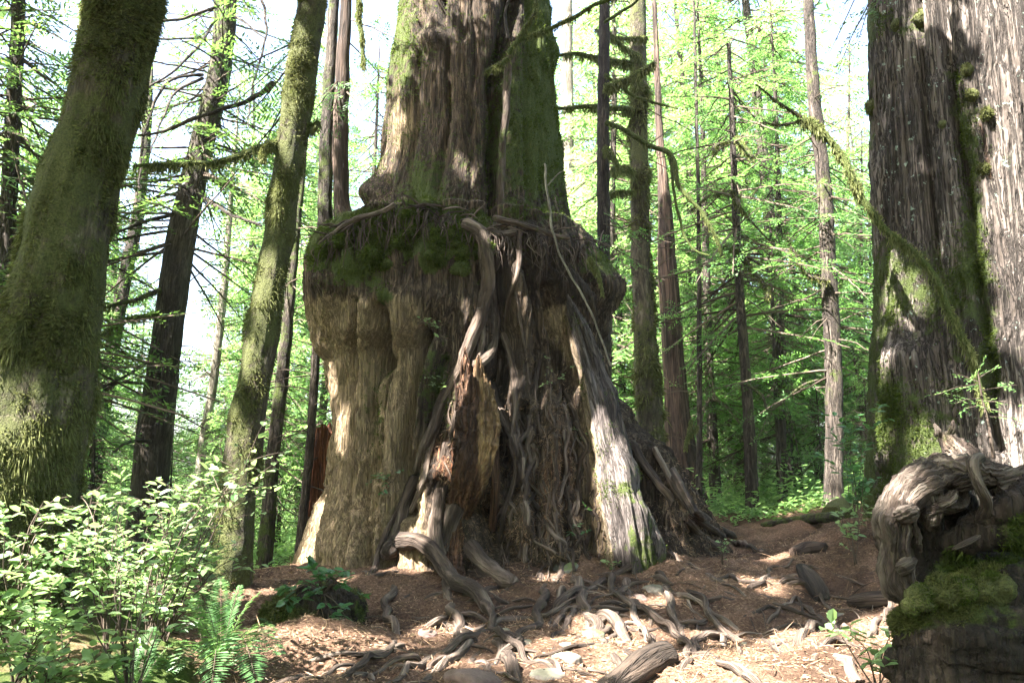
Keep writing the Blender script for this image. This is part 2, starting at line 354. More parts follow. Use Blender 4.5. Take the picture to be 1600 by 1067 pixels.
def hz(x, y):
    i = np.clip(np.searchsorted(gx, x) - 1, 0, nx - 2); j = np.clip(np.searchsorted(gy, y) - 1, 0, len(gy) - 2)
    tx = (x - gx[i]) / (gx[i + 1] - gx[i]); ty = (y - gy[j]) / (gy[j + 1] - gy[j]); Z = gz.reshape(len(gy), nx)
    return (Z[j, i] * (1 - tx) + Z[j, i + 1] * tx) * (1 - ty) + (Z[j + 1, i] * (1 - tx) + Z[j + 1, i + 1] * tx) * ty
def G(px, py, ymin=3.5, ymax=60):
    """where the sight line through a photograph pixel meets the ground"""
    d = ray(px, py); d = d / d[1]; t = np.arange(ymin, ymax, .04)
    q = CAM[None] + d[None] * t[:, None]; k = np.argmax(q[:, 2] < hz(q[:, 0], q[:, 1]))
    return q[k] if q[k, 2] < hz(q[k:k + 1, 0], q[k:k + 1, 1])[0] else q[-1]

# ------------------------------------------------------------------ the giant cedar: polar surface with carved flutes
CY = 11.5
def polar(edges, cy, zlo, zhi, nth, nz, bfac, carve, dense_below=None, seed=0):
    """edges: (py, left px, right px) silhouette table at distance cy; bfac(z) depth factor; carve(px, py, theta, z) radial offset (m)"""
    e = np.array(edges, float)
    zz = np.array([P(800, p, cy)[2] for p in e[:, 0]]); L = np.array([P(l, p, cy)[0] for p, l, r in e]); Rr = np.array([P(r, p, cy)[0] for p, l, r in e])
    o = np.argsort(zz); zz, L, Rr = zz[o], L[o], Rr[o]
    if dense_below: zs = np.concatenate([np.linspace(zlo, dense_below, int(nz * .78), endpoint=False), np.linspace(dense_below, zhi, nz - int(nz * .78))])
    else: zs = np.linspace(zlo, zhi, nz)
    from numpy import interp
    l, r = interp(zs, zz, L), interp(zs, zz, Rr)
    ker = np.hanning(7); ker /= ker.sum(); l = np.convolve(np.pad(l, 3, 'edge'), ker, 'valid'); r = np.convolve(np.pad(r, 3, 'edge'), ker, 'valid')
    cx, a = (l + r) / 2, (r - l) / 2; b = a * bfac(zs)
    nf = int(nth * .8)
    th = np.concatenate([np.linspace(-math.pi * 1.06, .06 * math.pi, nf, endpoint=False), np.linspace(.06 * math.pi, .94 * math.pi, nth - nf, endpoint=False)])
    T, Z = np.meshgrid(th, zs); C, A, B = cx[:, None], a[:, None], b[:, None]
    base = np.stack([C + A * np.cos(T), cy + B * np.sin(T), Z], -1).reshape(-1, 3)
    rd = nrm(np.stack([np.cos(T) * 1.0, np.sin(T) * 1.0, 0 * T], -1).reshape(-1, 3))
    px, py = proj(base); front = sstep(.25, -.15, np.sin(T)).ravel()
    d = carve(px, py, T.ravel(), base, front)
    v = base + rd * d[:, None]
    k = len(th); i = np.arange(nz - 1)[:, None] * k; j = np.arange(k)[None]
    f = np.stack([i + j, i + (j + 1) % k, i + k + (j + 1) % k, i + k + j], -1).reshape(-1, 4)
    return v, f, px, py
def groove(px, py, pts, wd): return np.exp(-(polydist(px, py, pts) / wd) ** 2)
def blob(px, py, x, y, rx, ry): return np.exp(-(((px - x) / rx) ** 2 + ((py - y) / ry) ** 2))
cedar_edges = [(-400, 655, 845), (0, 627, 856), (100, 612, 862), (200, 603, 868), (255, 598, 876), (300, 588, 880), (345, 575, 888), (366, 560, 893), (376, 503, 918), (392, 489, 930),
               (425, 486, 946), (450, 486, 952), (500, 490, 950), (540, 499, 950), (570, 519, 950), (610, 527, 968), (660, 528, 1005), (700, 526, 1040), (750, 516, 1075), (800, 500, 1102), (850, 482, 1128), (900, 462, 1165), (960, 450, 1200)]
CREV = [  # dark clefts: polyline, width px, depth m
    ([(560, 470), (557, 560), (557, 650), (547, 754), (536, 900)], 5, .20), ([(591, 480), (590, 545), (582, 650), (577, 715), (568, 775), (568, 900)], 9, .34),
    ([(590, 530), (592, 570)], 10, .3), ([(515, 560), (520, 650), (508, 780), (488, 890)], 4, .10), ([(612, 560), (606, 690), (598, 800), (596, 900)], 4, .14),
    ([(664, 520), (655, 600), (646, 700), (642, 740), (640, 800)], 9, .42), ([(640, 720), (622, 800), (612, 880)], 8, .30), ([(700, 560), (672, 660), (655, 730)], 5, .14),
    ([(783, 395), (785, 450), (788, 530), (780, 600), (772, 640)], 12, .42), ([(772, 600), (776, 660), (790, 720), (798, 760)], 14, .55), ([(752, 800), (770, 850), (800, 858)], 26, .55),
    ([(700, 760), (706, 820), (700, 880)], 10, .35), ([(828, 420), (836, 520), (842, 640), (836, 720), (842, 800)], 7, .24), ([(858, 455), (872, 560), (900, 640), (912, 760), (935, 860)], 11, .42),
    ([(812, 640), (826, 740), (838, 830)], 8, .28), ([(868, 680), (880, 760), (892, 850)], 6, .2), ([(950, 540), (975, 640), (1010, 740), (1040, 830)], 9, .32), ([(1000, 640), (1045, 740), (1090, 830)], 7, .2),
    ([(800, 0), (785, 80), (772, 130), (775, 200), (770, 330)], 11, .34), ([(693, 0), (700, 70), (700, 180), (690, 250), (683, 340)], 7, .18), ([(742, 0), (738, 120), (736, 240), (728, 340)], 5, .10),
    ([(655, 40), (648, 150), (640, 250), (645, 330)], 6, .12), ([(826, 0), (822, 150), (826, 340)], 7, .14), ([(850, 60), (845, 200), (850, 340)], 4, .08), ([(622, 180), (615, 260), (606, 330)], 4, .08),
    ([(770, 108), (790, 118)], 10, .22), ([(720, 0), (722, 60)], 5, .12), ([(905, 400), (925, 460), (935, 540)], 8, .25)]
RIDGE = [([(510, 440), (505, 520), (535, 600), (536, 700), (510, 860)], 14, .12), ([(575, 480), (572, 600), (562, 740), (552, 880)], 10, .13), ([(625, 500), (625, 620), (615, 760), (605, 880)], 16, .15),
         ([(690, 540), (668, 620), (655, 700)], 13, .26), ([(808, 420), (812, 560), (800, 640)], 15, .14), ([(870, 430), (860, 520), (868, 600)], 10, .10),
         ([(895, 450), (925, 560), (945, 660), (965, 760), (985, 866)], 22, .15), ([(1010, 700), (1060, 800)], 16, .15), ([(850, 640), (860, 760), (866, 860)], 14, .20), ([(815, 700), (818, 840)], 10, .15),
         ([(765, 20), (758, 160), (752, 320)], 14, .08), ([(720, 60), (715, 200), (706, 330)], 12, .08), ([(845, 20), (862, 200), (872, 350)], 10, .12), ([(670, 30), (665, 200), (660, 330)], 12, .07)]
def cedar_carve(px, py, th, b, front):
    q = b * np.array([1, 1, .16]) ; up = sstep(395, 350, py)
    warp = np.column_stack([.25 * fbm(b * .7, 3), .25 * fbm(b * .7 + 9, 3), np.zeros(len(b))])
    n = .10 * ridged((q + warp) * 1.5, 3) - .17
    n += .035 * ridged((q + warp) * np.array([5, 5, 2]), 2) + .026 * ridged((q + warp * .6) * np.array([14, 14, 4]), 3) + .009 * ridged((q + warp * .3) * np.array([38, 38, 8]), 2)
    d = n * (.55 + .45 * (1 - up))
    wx = px + 9 * fbm(b * np.array([1.6, 1.6, .8]) + 3, 3) ; wy = py
    s = np.zeros(len(b))
    for pts, wd, dep in CREV: s -= (dep if pts[0][0] > 640 else dep * .85) * (.55 if pts[0][1] < 200 and dep < .3 else 1.) * groove(wx, wy, pts, wd)
    for pts, wd, dep in RIDGE: s += (dep if pts[0][0] > 640 else dep * .6) * (.35 if pts[0][1] < 200 else 1.) * groove(wx, wy, pts, wd)
    s += .22 * blob(wx, wy, 520, 440, 26, 40) + .14 * blob(wx, wy, 600, 470, 30, 22) + .12 * blob(wx, wy, 690, 470, 45, 24) + .20 * blob(wx, wy, 944, 450, 26, 34) + .10 * blob(wx, wy, 548, 520, 20, 40)
    s += .20 * blob(wx, wy, 586, 300, 16, 22) + .20 * blob(wx, wy, 868, 78, 10, 26) + .10 * blob(wx, wy, 672, 58, 20, 14)
    s -= .18 * blob(wx, wy, 600, 560, 20, 26) + .15 * blob(wx, wy, 640, 560, 26, 40)
    s += .20 * blob(wx, wy, 745, 700, 60, 160) - .3 * blob(wx, wy, 775, 815, 30, 50)
    rot = .6 * blob(px, py, 870, 690, 70, 110) + .6 * blob(px, py, 800, 760, 60, 120)
    d = d + rot * (.10 * fbm(b * 3.2, 4) + .05 * ridged(b * 9, 3))
    return d + s * front
ced_v, ced_f, cpx, cpy = polar(cedar_edges, CY, -.4, 13.5, 760, 620, lambda z: np.interp(z, [0, 1.5, 4.9, 5.2, 13], [.80, .80, .82, .95, .95]), cedar_carve, 6.2)
cedar_base = np.array([ced_v[:, 0].mean(), CY, .5])
cm = np.zeros((len(ced_v), 3)); nz_ = fbm(ced_v * 1.3, 4)
# moss: shoulder of the stump, flank of the upper trunk, left side columns
cm[:, 0] = np.clip(.85 * sstep(432, 385, cpy + 60 * fbm(ced_v * 2.5, 3)) * sstep(318, 345, cpy) * (.18 + .82 * sstep(775, 735, cpx)) + .46 * sstep(812, 838, cpx) * sstep(350, 250, cpy) + .17 * sstep(360, 330, cpy) + .55 * blob(cpx, cpy, 690, 620, 30, 90)
     + .45 * blob(cpx, cpy, 560, 430, 50, 35) + .35 * blob(cpx, cpy, 800, 200, 30, 120) + .32 * blob(cpx, cpy, 625, 60, 26, 90) + .4 * blob(cpx, cpy, 660, 300, 40, 50) + .55 * blob(cpx, cpy, 605, 465, 18, 14)
     + .35 * blob(cpx, cpy, 590, 650, 20, 120) + .5 * blob(cpx, cpy, 940, 410, 30, 25) + .3 * blob(cpx, cpy, 960, 600, 20, 80) + .24, 0, 1) - .10
cm[:, 1] = np.clip(.95 * sstep(690, 640, cpx) * sstep(430, 500, cpy) + .4 * blob(cpx, cpy, 820, 500, 50, 90) + .28 * blob(cpx, cpy, 710, 180, 70, 120) + .55 * blob(cpx, cpy, 625, 200, 30, 80) + .7 * groove(cpx, cpy, [(876, 487), (914, 600), (930, 720), (945, 860)], 13) , 0, .85)
cm[:, 2] = np.clip(.5 * blob(cpx, cpy, 715, 720, 60, 110) + .30 * blob(cpx, cpy, 880, 690, 50, 110) + .35 * blob(cpx, cpy, 830, 800, 70, 90) + .3 * blob(cpx, cpy, 1060, 780, 60, 70), 0, .85)
cm[:, 0] *= 1 - .8 * np.clip(cm[:, 2] * 1.2, 0, 1)
cedar = thing('giant_cedar', 'colossal old cedar with bulging fluted mossy base and tangled roots', 'tree', cedar_base)
ced_geo = (ced_v, ced_f, cm, ced_v * 1.0)
cedar_trunk = part('trunk', cedar, ced_geo, M_cedar)
bvh_c = BVHTree.FromPolygons(ced_v.tolist(), ced_f.tolist())
def S(px, py, off=0., tree=None):
    """where the sight line meets the cedar (else the ground)"""
    d = nrm(ray(px, py)); h = (tree or bvh_c).ray_cast(Vector(CAM), Vector(d)); g = G(px, py)
    if h[0] is not None and h[3] < np.linalg.norm(g - CAM): p = np.array(h[0])
    else: p = g
    return p - d * off
def fg(px, py, off=0.):         # on whichever is nearer, with the ground alone
    return G(px, py) - nrm(ray(px, py)) * off
def px_tube(pts, r0, r1, surf=S, lift=.5, bury=False, **kw):
    """a root or limb laid on a surface along photograph pixels; radii in pixels"""
    r = np.linspace(r0, r1, len(pts)); q = []; rad = []
    for (x, y), rp in zip(pts, r):
        p = surf(x, y); m = mpp(p[1]) * rp; q.append(p + np.array([0, -m * .5, m * lift])); rad.append(m)
    if bury:
        for i, j in ((0, 1), (-1, -2)):
            q[i][2] -= rad[i] * 1.3; e = q[i] + nrm((q[i] - q[j])[None])[0] * rad[i] * 2.5; e[2] -= rad[i] * 2.2
            if i == 0: q.insert(0, e); rad.insert(0, rad[0] * .7)
            else: q.append(e); rad.append(rad[-1] * .7)
    return tube(np.array(q), np.array(rad), **kw)
# roots that hang and climb on the stump
HANG = [([(722, 352), (748, 368), (760, 394), (762, 457), (740, 525), (719, 575), (692, 630), (668, 690), (650, 740)], 13, 8), ([(768, 440), (772, 470), (772, 532), (758, 562), (738, 574)], 8, 7), ([(752, 470), (750, 540), (742, 575)], 6, 5),
        ([(812, 362), (811, 424), (795, 469), (790, 530), (797, 580), (812, 640)], 4.5, 3), ([(806, 362), (770, 366), (720, 345)], 6, 5), ([(786, 520), (800, 570), (806, 620), (802, 690), (808, 730), (790, 800), (782, 850)], 6, 4),
        ([(766, 600), (790, 660), (806, 700), (807, 750)], 8, 5), ([(650, 745), (632, 790), (618, 840), (612, 872)], 11, 10), ([(825, 650), (832, 720), (826, 770), (845, 800), (868, 838), (880, 850), (877, 880), (872, 905)], 4, 5),
        ([(818, 785), (822, 815), (818, 850), (812, 872)], 6, 5), ([(832, 800), (822, 850), (820, 880)], 4, 4), ([(690, 640), (672, 700), (660, 760), (640, 800)], 5, 4), ([(735, 590), (715, 640), (700, 700), (690, 760)], 4, 3),
        ([(640, 760), (610, 820), (590, 870), (580, 895)], 4, 5), ([(845, 560), (836, 620), (850, 690)], 2.5, 2), ([(805, 450), (820, 540), (828, 600)], 2, 2), ([(700, 690), (690, 760), (680, 830), (690, 880)], 8, 12),
        ([(1000, 655), (1050, 740), (1100, 810), (1150, 840)], 7, 6), ([(985, 690), (1040, 770), (1085, 830), (1120, 856)], 6, 6), ([(1020, 700), (1070, 790), (1128, 838)], 5, 5)]
for k, (pts, a, b) in enumerate(HANG):
    part('root', cedar, px_tube(pts, a, b, sides=20, lift=.1, seed=k, lump=.24, lscale=12, grain=.07, flute=.06, wob=.03, mask=(.12, 0, .1)), M_root)
ROOTS = [([(605, 880), (622, 868), (648, 870), (677, 888), (700, 911), (719, 926), (745, 934), (768, 958)], 13, 8, .9), ([(719, 889), (756, 897), (801, 922)], 14, 12, .5),
         ([(1040, 873), (1000, 889), (955, 904), (925, 922), (887, 937), (861, 960), (831, 967), (794, 969), (767, 982), (737, 997), (711, 1012), (670, 1031), (640, 1050), (610, 1070)], 8, 10, .6),
         ([(936, 900), (955, 907), (962, 930), (981, 952), (1000, 985), (1018, 1012), (1040, 1032)], 8, 10, .7), ([(928, 957), (955, 975), (974, 1001), (988, 1022)], 16, 14, .5), ([(776, 990), (790, 1020), (797, 1048), (818, 1070)], 13, 17, .7),
         ([(740, 1000), (719, 1024), (696, 1042), (668, 1068)], 11, 10, .8), ([(742, 1000), (722, 985), (712, 978), (730, 1004)], 7, 7, .8), ([(648, 1028), (610, 1035), (587, 1050), (570, 1070)], 8, 7, .7), ([(540, 1040), (494, 1054), (456, 1060), (415, 1070)], 9, 7, .5),
         ([(755, 1000), (786, 986), (808, 995)], 8, 7, .8), ([(728, 1031), (756, 1016), (790, 1020)], 8, 7, .6), ([(798, 1010), (831, 1016), (868, 1026)], 8, 6, .6), ([(690, 958), (707, 975), (740, 980)], 10, 8, .5), ([(716, 954), (756, 971)], 8, 8, .5),
         ([(858, 980), (880, 962), (899, 952), (925, 949), (980, 956)], 9, 8, .7), ([(897, 1000), (921, 978), (917, 958)], 7, 7, .7), ([(975, 890), (978, 872), (1003, 873), (1031, 902), (1064, 931), (1100, 951), (1133, 967), (1163, 985)], 7, 7, 1.0),
         ([(1062, 930), (1090, 955), (1118, 978)], 6, 4, .6), ([(1086, 1020), (1090, 1000), (1104, 994), (1129, 1002), (1148, 1016)], 13, 9, .9), ([(1068, 960), (1070, 990)], 9, 9, .8), ([(1135, 1040), (1165, 1060), (1185, 1075)], 14, 12, .6),
         ([(1296, 1018), (1326, 1040), (1350, 1070)], 12, 14, .6), ([(1248, 1008), (1262, 992), (1290, 984), (1318, 982), (1335, 992)], 13, 9, .7), ([(1270, 1022), (1300, 1005), (1340, 1010)], 10, 9, .6), ([(1112, 906), (1140, 922), (1170, 936)], 3.5, 3, .6),
         ([(1200, 968), (1226, 951), (1246, 934), (1244, 980)], 6, 4, .8), ([(1202, 905), (1226, 900), (1246, 895)], 6, 5, .6), ([(1060, 893), (1100, 888), (1150, 893)], 4, 3, .6), ([(1100, 845), (1150, 850), (1200, 868), (1250, 874)], 7, 5, .6),
         ([(1385, 985), (1392, 950), (1398, 930)], 9, 7, 1.), ([(1355, 990), (1370, 968), (1392, 955)], 7, 6, 1.), ([(640, 965), (680, 962), (698, 940)], 4, 2, .6), ([(600, 1045), (640, 1038), (700, 1018), (722, 1000)], 6, 7, .6), ([(675, 1045), (702, 1034), (718, 1020)], 8, 6, .6),
         ([(1040, 1062), (1070, 1035), (1080, 1010)], 12, 10, .6), ([(880, 935), (882, 925), (884, 922)], 8, 7, 1.2), ([(960, 905), (1000, 915), (1050, 912)], 6, 4, .6), ([(830, 960), (800, 948), (770, 950)], 5, 4, .5), ([(1010, 1000), (1015, 975), (1025, 955)], 9, 8, .6),
         ([(560, 892), (590, 900), (620, 892)], 8, 8, .5), ([(490, 1065), (540, 1050), (600, 1046)], 6, 6, .5), ([(905, 905), (940, 920), (968, 915)], 5, 4, .6), ([(440, 1050), (500, 1062), (560, 1052)], 4, 3, .5)]
for k, (pts, a, b, lf) in enumerate(ROOTS):
    if k == 0: continue
    part('root', cedar, px_tube(pts, a * .64, b * .54, surf=fg, bury=True, sides=26, lift=lf, seed=40 + k, lump=.34, lscale=11, flute=.10, grain=.07, squash=.8, wob=.075, mask=(.16 if pts[0][1] > 950 else .08, 0, 0)), M_root)
for k, (pts, ra, rb) in enumerate([([(690, 905), (700, 940), (715, 985), (735, 1030), (748, 1078)], 8, 6), ([(842, 895), (850, 930), (835, 975), (800, 1012), (772, 1050), (758, 1082)], 8, 7), ([(900, 888), (915, 940), (930, 985), (958, 1030), (975, 1078)], 9, 8), ([(1000, 880), (1040, 930), (1060, 985), (1100, 1024), (1180, 1064)], 8, 6),
     ([(1050, 868), (1110, 905), (1190, 928), (1260, 955), (1330, 990)], 7, 4), ([(622, 900), (602, 950), (618, 1000), (562, 1048), (500, 1080)], 7, 5), ([(780, 902), (762, 940), (772, 990), (838, 1034), (900, 1078)], 7, 6), ([(962, 890), (1010, 960), (1078, 1008), (1110, 1060)], 7, 5), ([(870, 900), (890, 960), (860, 1010), (880, 1060)], 6, 5), ([(720, 930), (680, 980), (630, 1010), (560, 1030), (470, 1040)], 6, 4), ([(1010, 900), (1090, 940), (1120, 990), (1220, 1015), (1290, 1060)], 6, 5)]):
    part('root', cedar, px_tube(pts, ra * .85, rb * .85, surf=fg, bury=True, sides=22, lift=.35, seed=300 + k, lump=.34, lscale=10, flute=.08, grain=.06, wob=.09), M_root)
rx = np.random.default_rng(64)
for k in range(46):                      # thinner side roots wandering over the trodden ground
    x, y = rx.uniform(560, 1240), rx.uniform(900, 1060)
    if x < 640 and y < 1010: continue
    th = rx.uniform(-.5, .5) + rx.choice([0, math.pi]); pts = [(x, y)]
    for s_ in range(rx.integers(3, 7)): x += math.cos(th) * 22; y += math.sin(th) * 14 + rx.normal(0, 4); th += rx.normal(0, .35); pts.append((x, min(y, 1075)))
    part('root', cedar, px_tube(pts, rx.uniform(2, 5.5), rx.uniform(1.2, 2.5), surf=fg, bury=True, sides=8, lift=.5, seed=200 + k, lump=.3, lscale=12, wob=.06), M_root)
p0 = [S(x, y) for x, y in ROOTS[0][0]]; q = np.array([p + np.array([0, -.1, h]) for p, h in zip(p0, (.1, .16, .2, .2, .14, .1, .07, .02))])
part('root', cedar, tube(q, np.linspace(.11, .065, len(q)), sides=14, seed=77, lump=.22, lscale=9, wob=.03, mask=(.05, 0, 0)), M_root)
rg = np.random.default_rng(21)
for k in range(34):                      # pale roots trickling down the rotten face
    x, y = rg.uniform(780, 930), rg.uniform(560, 760); pts = [(x, y)]; e = rg.uniform(780, 890)
    while pts[-1][1] < e: pts.append((pts[-1][0] + rg.normal(3, 9), pts[-1][1] + rg.uniform(18, 34)))
    part('root', cedar, px_tube(pts, rg.uniform(2., 4.5), rg.uniform(1.5, 3), sides=8, lift=.1, seed=500 + k, lump=.25, lscale=12, wob=.04), M_root)
bq = [S(x, y) + np.array([0, -o, 0]) for (x, y), o in zip([(882, 450), (903, 520), (925, 590), (944, 665), (961, 740), (977, 815), (988, 872), (994, 925)], (-.10, .05, .12, .15, .13, .12, .03, -.1))]; bq[-1] = bq[-2] + np.array([.06, .10, -.75])
bt = tube(np.array(bq), np.array([9, 24, 28, 30, 36, 40, 47, 52]) * mpp(9.1), sides=100, n=190, lump=.42, lscale=3.2, flute=.24, grain=.03, seed=6, taper_end=True, squash=.8)
bpx, bpy_ = proj(bt[0]); edge = np.interp(bpy_, [450, 500, 600, 700, 800, 880], [882, 888, 916, 932, 944, 962])
bt[2][:, 1] = np.clip(1.1 * sstep(edge + 5, edge - 7, bpx), 0, .9); bt[2][:, 0] = .16 * sstep(.0, .3, fbm(bt[0] * 2.5, 3)) + .25 * sstep(960, 1000, bpx + 60 * fbm(bt[0] * 3, 2)) + .12
o_ = part('buttress', cedar, bt, M_buttress); part('moss', o_, tufts(bt, 5000, .035, .012, .4, np.clip(fbm(bt[0] * 2.5, 3) * 2, 0, 1), np.random.default_rng(3)), M_mossgreen)
geos = []
for k in range(70):                      # hair roots over the rotten face and the soil bank
    x, y = rg.uniform(690, 1000), rg.uniform(560, 850); pts = [(x, y)]
    if y < 640 and x > 900: continue
    for s in range(4): x += rg.normal(0, 8); y += rg.uniform(14, 32); pts.append((x, y))
    geos.append(px_tube(pts, 1.3, .8, sides=5, lift=.2, seed=k, wob=.02))
hr = part('hair_roots', cedar, join(geos), M_root); hr['kind'] = 'stuff'

# moss mat and hanging debris on the shoulder of the stump
mm = np.clip(cm[:, 0] - .25, 0, 1) * (ced_v[:, 1] < CY + .3) * (ced_v[:, 2] < 9.5) * (1 + 3 * blob(cpx, cpy, 650, 375, 150, 40))
part('moss', cedar, tufts(ced_geo, 52000, .042, .014, .35, mm), M_mossgreen)
mat = []
for k in range(40):                      # lumps of turf sitting along the shelf
    x = rg.uniform(500, 770); y = np.interp(x, [490, 560, 640, 730, 775], [388, 352, 332, 350, 372]) + rg.uniform(-2, 80) ** 1.0 * (1 if 560 < x < 745 else .5)
    p = S(x, y, -.04); r = rg.uniform(.05, .115)
    mat.append(tube(np.array([p + [-r * .9, 0, 0], p + [0, -.06, .05], p + [r * .9, 0, rg.uniform(-.06, .06)]]), [r * .35, r * .8, r * .35], sides=14, n=12, lump=.5, lscale=9, seed=k, mask=(.9, 0, 0)))
for m_ in mat: mo_ = part('turf_clump', cedar, m_, M_blackwood); part('moss', mo_, tufts(m_, 750, .055, .016, .5), M_mossgreen)
hang = []
for k in range(240):
    x = rg.uniform(495, 930); y = np.interp(x, [490, 560, 640, 730, 775, 830, 900], [388, 350, 330, 348, 370, 372, 386]) + rg.uniform(-6, 14); p = S(x, y) + [0, -.05, .03]
    L = rg.uniform(.15, .55); hang.append(tube(np.array([p, p + [rg.normal(0, .06), -.08, -L * .4], p + [rg.normal(0, .1), -.05, -L]]), [.008, .006, .003], sides=5, n=7, seed=k, wob=.03))
for k in range(30):
    x = rg.uniform(495, 930); y = np.interp(x, [490, 560, 640, 730, 775, 830, 900], [388, 350, 330, 346, 368, 368, 384]) + rg.uniform(-8, 6); p = S(x, y) + [0, -.08, .05]
    a = rg.normal(0, .75); L = rg.uniform(.2, .8); d = np.array([math.cos(a), rg.normal(0, .25), math.sin(a) * .5 + .1]); hang.append(tube(np.array([p - d * L / 2, p + [0, 0, .04], p + d * L / 2]), [.012, .012, .005], sides=6, n=8, seed=k, wob=.05))
h_ = part('hanging_rootlets', cedar, join(hang), M_root); h_['kind'] = 'stuff'
for pts, a, b in (([(478, 400), (530, 372), (580, 346), (620, 330)], 4, 5), ([(770, 352), (830, 368), (890, 384)], 5, 4)):
    q = [S(x, y) + np.array([0, -.12, .06]) for x, y in pts]; q[0] = q[1] + (P(*pts[0], 10.8) - q[1]) * 1.0 if pts[0][0] < 490 else q[0]
    part('root', cedar, tube(np.array(q), np.linspace(a, b, len(q)) * mpp(10), sides=9, seed=a, lump=.25, wob=.04, mask=(.35, 0, 0)), M_root)
# broken red snag leaning on the front of the cedar
def on_front(pts, offs): return np.array([S(x, y) + np.array([0, -o, 0]) for (x, y), o in zip(pts, offs)])
sg = on_front([(706, 905), (706, 860), (716, 800), (736, 735), (744, 670), (742, 615), (738, 576)], (.10, .16, .22, .26, .26, .22, .2))
sn = tube(sg, np.array([16, 15, 17, 23, 28, 23, 12]) * mpp(9.3), sides=88, n=150, lump=.30, lscale=5, flute=.34, seed=3, taper_end=False, squash=.65)
sv = sn[0]; spx, spy = proj(sv)
top = sstep(650, 575, spy); sv[:, 2] += top * .42 * perlin(np.column_stack([sv[:, 0] * 15, sv[:, 1] * 15, np.zeros(len(sv))])); sv[:, 0] += .016 * ridged(sv * np.array([30, 30, 4]), 3); sv[:, 1] += .03 * ridged(sv * np.array([34, 34, 3.5]), 3) + .03 * fbm(sv * 9, 3)
sn[2][:, 1] = np.clip(.8 * sstep(735, 750, spx) - .2 + .3 * perlin(sv * np.array([8, 8, 1.5])), 0, 1)
snag = thing('rotten_snag', 'broken snag of crumbling reddish rotten wood against the front of giant cedar', 'dead tree', np.append(sv[:, :2].mean(0), .55))
part('trunk', snag, sn, M_snag)
for pts, a, b in (([(728, 770), (722, 830), (745, 872), (775, 898), (800, 915)], 13, 12), ([(716, 790), (700, 840), (690, 888)], 15, 9), ([(748, 640), (768, 700), (774, 770), (770, 830)], 9, 6)):
    part('root', snag, px_tube(pts, a, b, sides=14, lift=.35, seed=int(a), lump=.25, flute=.15, mask=(0, 0, .2)), M_root if a != 9 else M_snag)
for k in range(26):
    x, y = rg.uniform(712, 772), rg.uniform(600, 800); p = S(x, y); q = np.array([p + [0, -.16, 0], p + [rg.normal(0, .02), -.24, .1], p + [rg.normal(0, .05), -.25, rg.uniform(.2, .5)]])
    part('splinter', snag, tube(q, [.012, .02, .004], sides=7, n=14, squash=.4, lump=.4, seed=k, mask=(0, rg.uniform(0, .8), .2), wob=.02), M_snag)

# ------------------------------------------------------------------ trees
def trunk_geo(path, Y, ztop=16., sides=36, lump=.08, flute=.05, seed=0, mask=None, flare=1.35, moss=None, tophook=0., base_z=None):
    """path: (px, py, width px) from top to bottom at distance Y; carried on upwards out of the picture and down into the ground"""
    pts = []; rad = []
    for x, y, wd in path[::-1]: pts.append(P(x, y, Y)); rad.append(mpp((P(x, y, Y) - CAM) @ FW) * wd / 2 * .95)
    pts = np.array(pts); rad = np.array(rad)
    lo = pts[0]; dd = (pts[1] - pts[0]) / max(pts[1, 2] - pts[0, 2], .05); g0 = hz(lo[:1], lo[1:2])[0] if base_z is None else base_z
    if lo[2] > g0 - .15:
        h = lo[2] - g0; add = [lo - dd * (h + .25), lo - dd * h] if h > .4 else [lo - dd * (h + .25)]
        pts = np.vstack([add, pts]); rad = np.concatenate([[rad[0] * flare * 1.1, rad[0] * flare][:len(add)], rad])
    up = pts[-1]; du = (pts[-1] - pts[-2]) / max(pts[-1, 2] - pts[-2, 2], .05)
    if ztop > up[2] + .5:
        k = np.linspace(0, 1, 5)[1:, None]; pts = np.vstack([pts, up + du * k * (ztop - up[2])]); rad = np.concatenate([rad, rad[-1] * (1 - .8 * k[:, 0])])
    L = pts[-1, 2] - pts[0, 2]; n = int(np.clip(L / max(.05, rad.max() * .25), 40, 260))
    geo = tube(pts, rad, sides=sides, n=n, lump=lump, lscale=2.2 / max(rad.max(), .05) * .35, flute=flute, seed=seed, wob=.015)
    if moss is not None:
        v = geo[0]; px, py = proj(v); geo[2][:, 0] = moss(px, py, v)
    return geo
def limb(parent, pts, Y, r0, r1, name='limb', mat=None, moss=0., drape=None, sides=8, seed=0, sagY=0., wob=.03):
    n = len(pts); Ys = np.broadcast_to(np.asarray(Y, float), (n,)) if np.ndim(Y) else np.full(n, Y) + np.linspace(0, sagY, n)
    q = np.array([P(x, y, yy) for (x, y), yy in zip(pts, Ys)]); rr = np.linspace(r0, r1, n) * mpp(Ys.mean())
    g = tube(q, rr, sides=sides, seed=seed, lump=.25, lscale=1.2 / max(rr.mean(), .01) * .2, wob=wob, mask=(moss, 0, 0)); o = part(name, parent, g, mat or M_darkbark)
    if drape:
        gg = np.random.default_rng(seed + 900); p, nn = scatter(g, int(drape * 420), gg); k_ = gg.random(len(p)) < np.clip((.35 if drape > 2 else .9) + 1.6 * fbm(p * 4.5, 2), .14, 1); p, nn = p[k_], nn[k_]
        d = nrm(np.array([0, 0, -1.]) + rvec(len(p), gg) * .45); c = cards(p, d, nrm(np.cross(d, rvec(len(p), gg))), gg.uniform(.3, 1.6, len(p)) * rr.mean() * 2.4, .010 + rr.mean() * .15)
        d2 = nrm(nn + rvec(len(p), gg) * .8); c2 = cards(p, d2, nrm(np.cross(d2, rvec(len(p), gg))), gg.uniform(.5, 1.2, len(p)) * rr.mean() * 1.0, .014)
        part('moss', o, join([c, c2]), M_hangmoss if drape > 1.5 else M_moss)
    return o
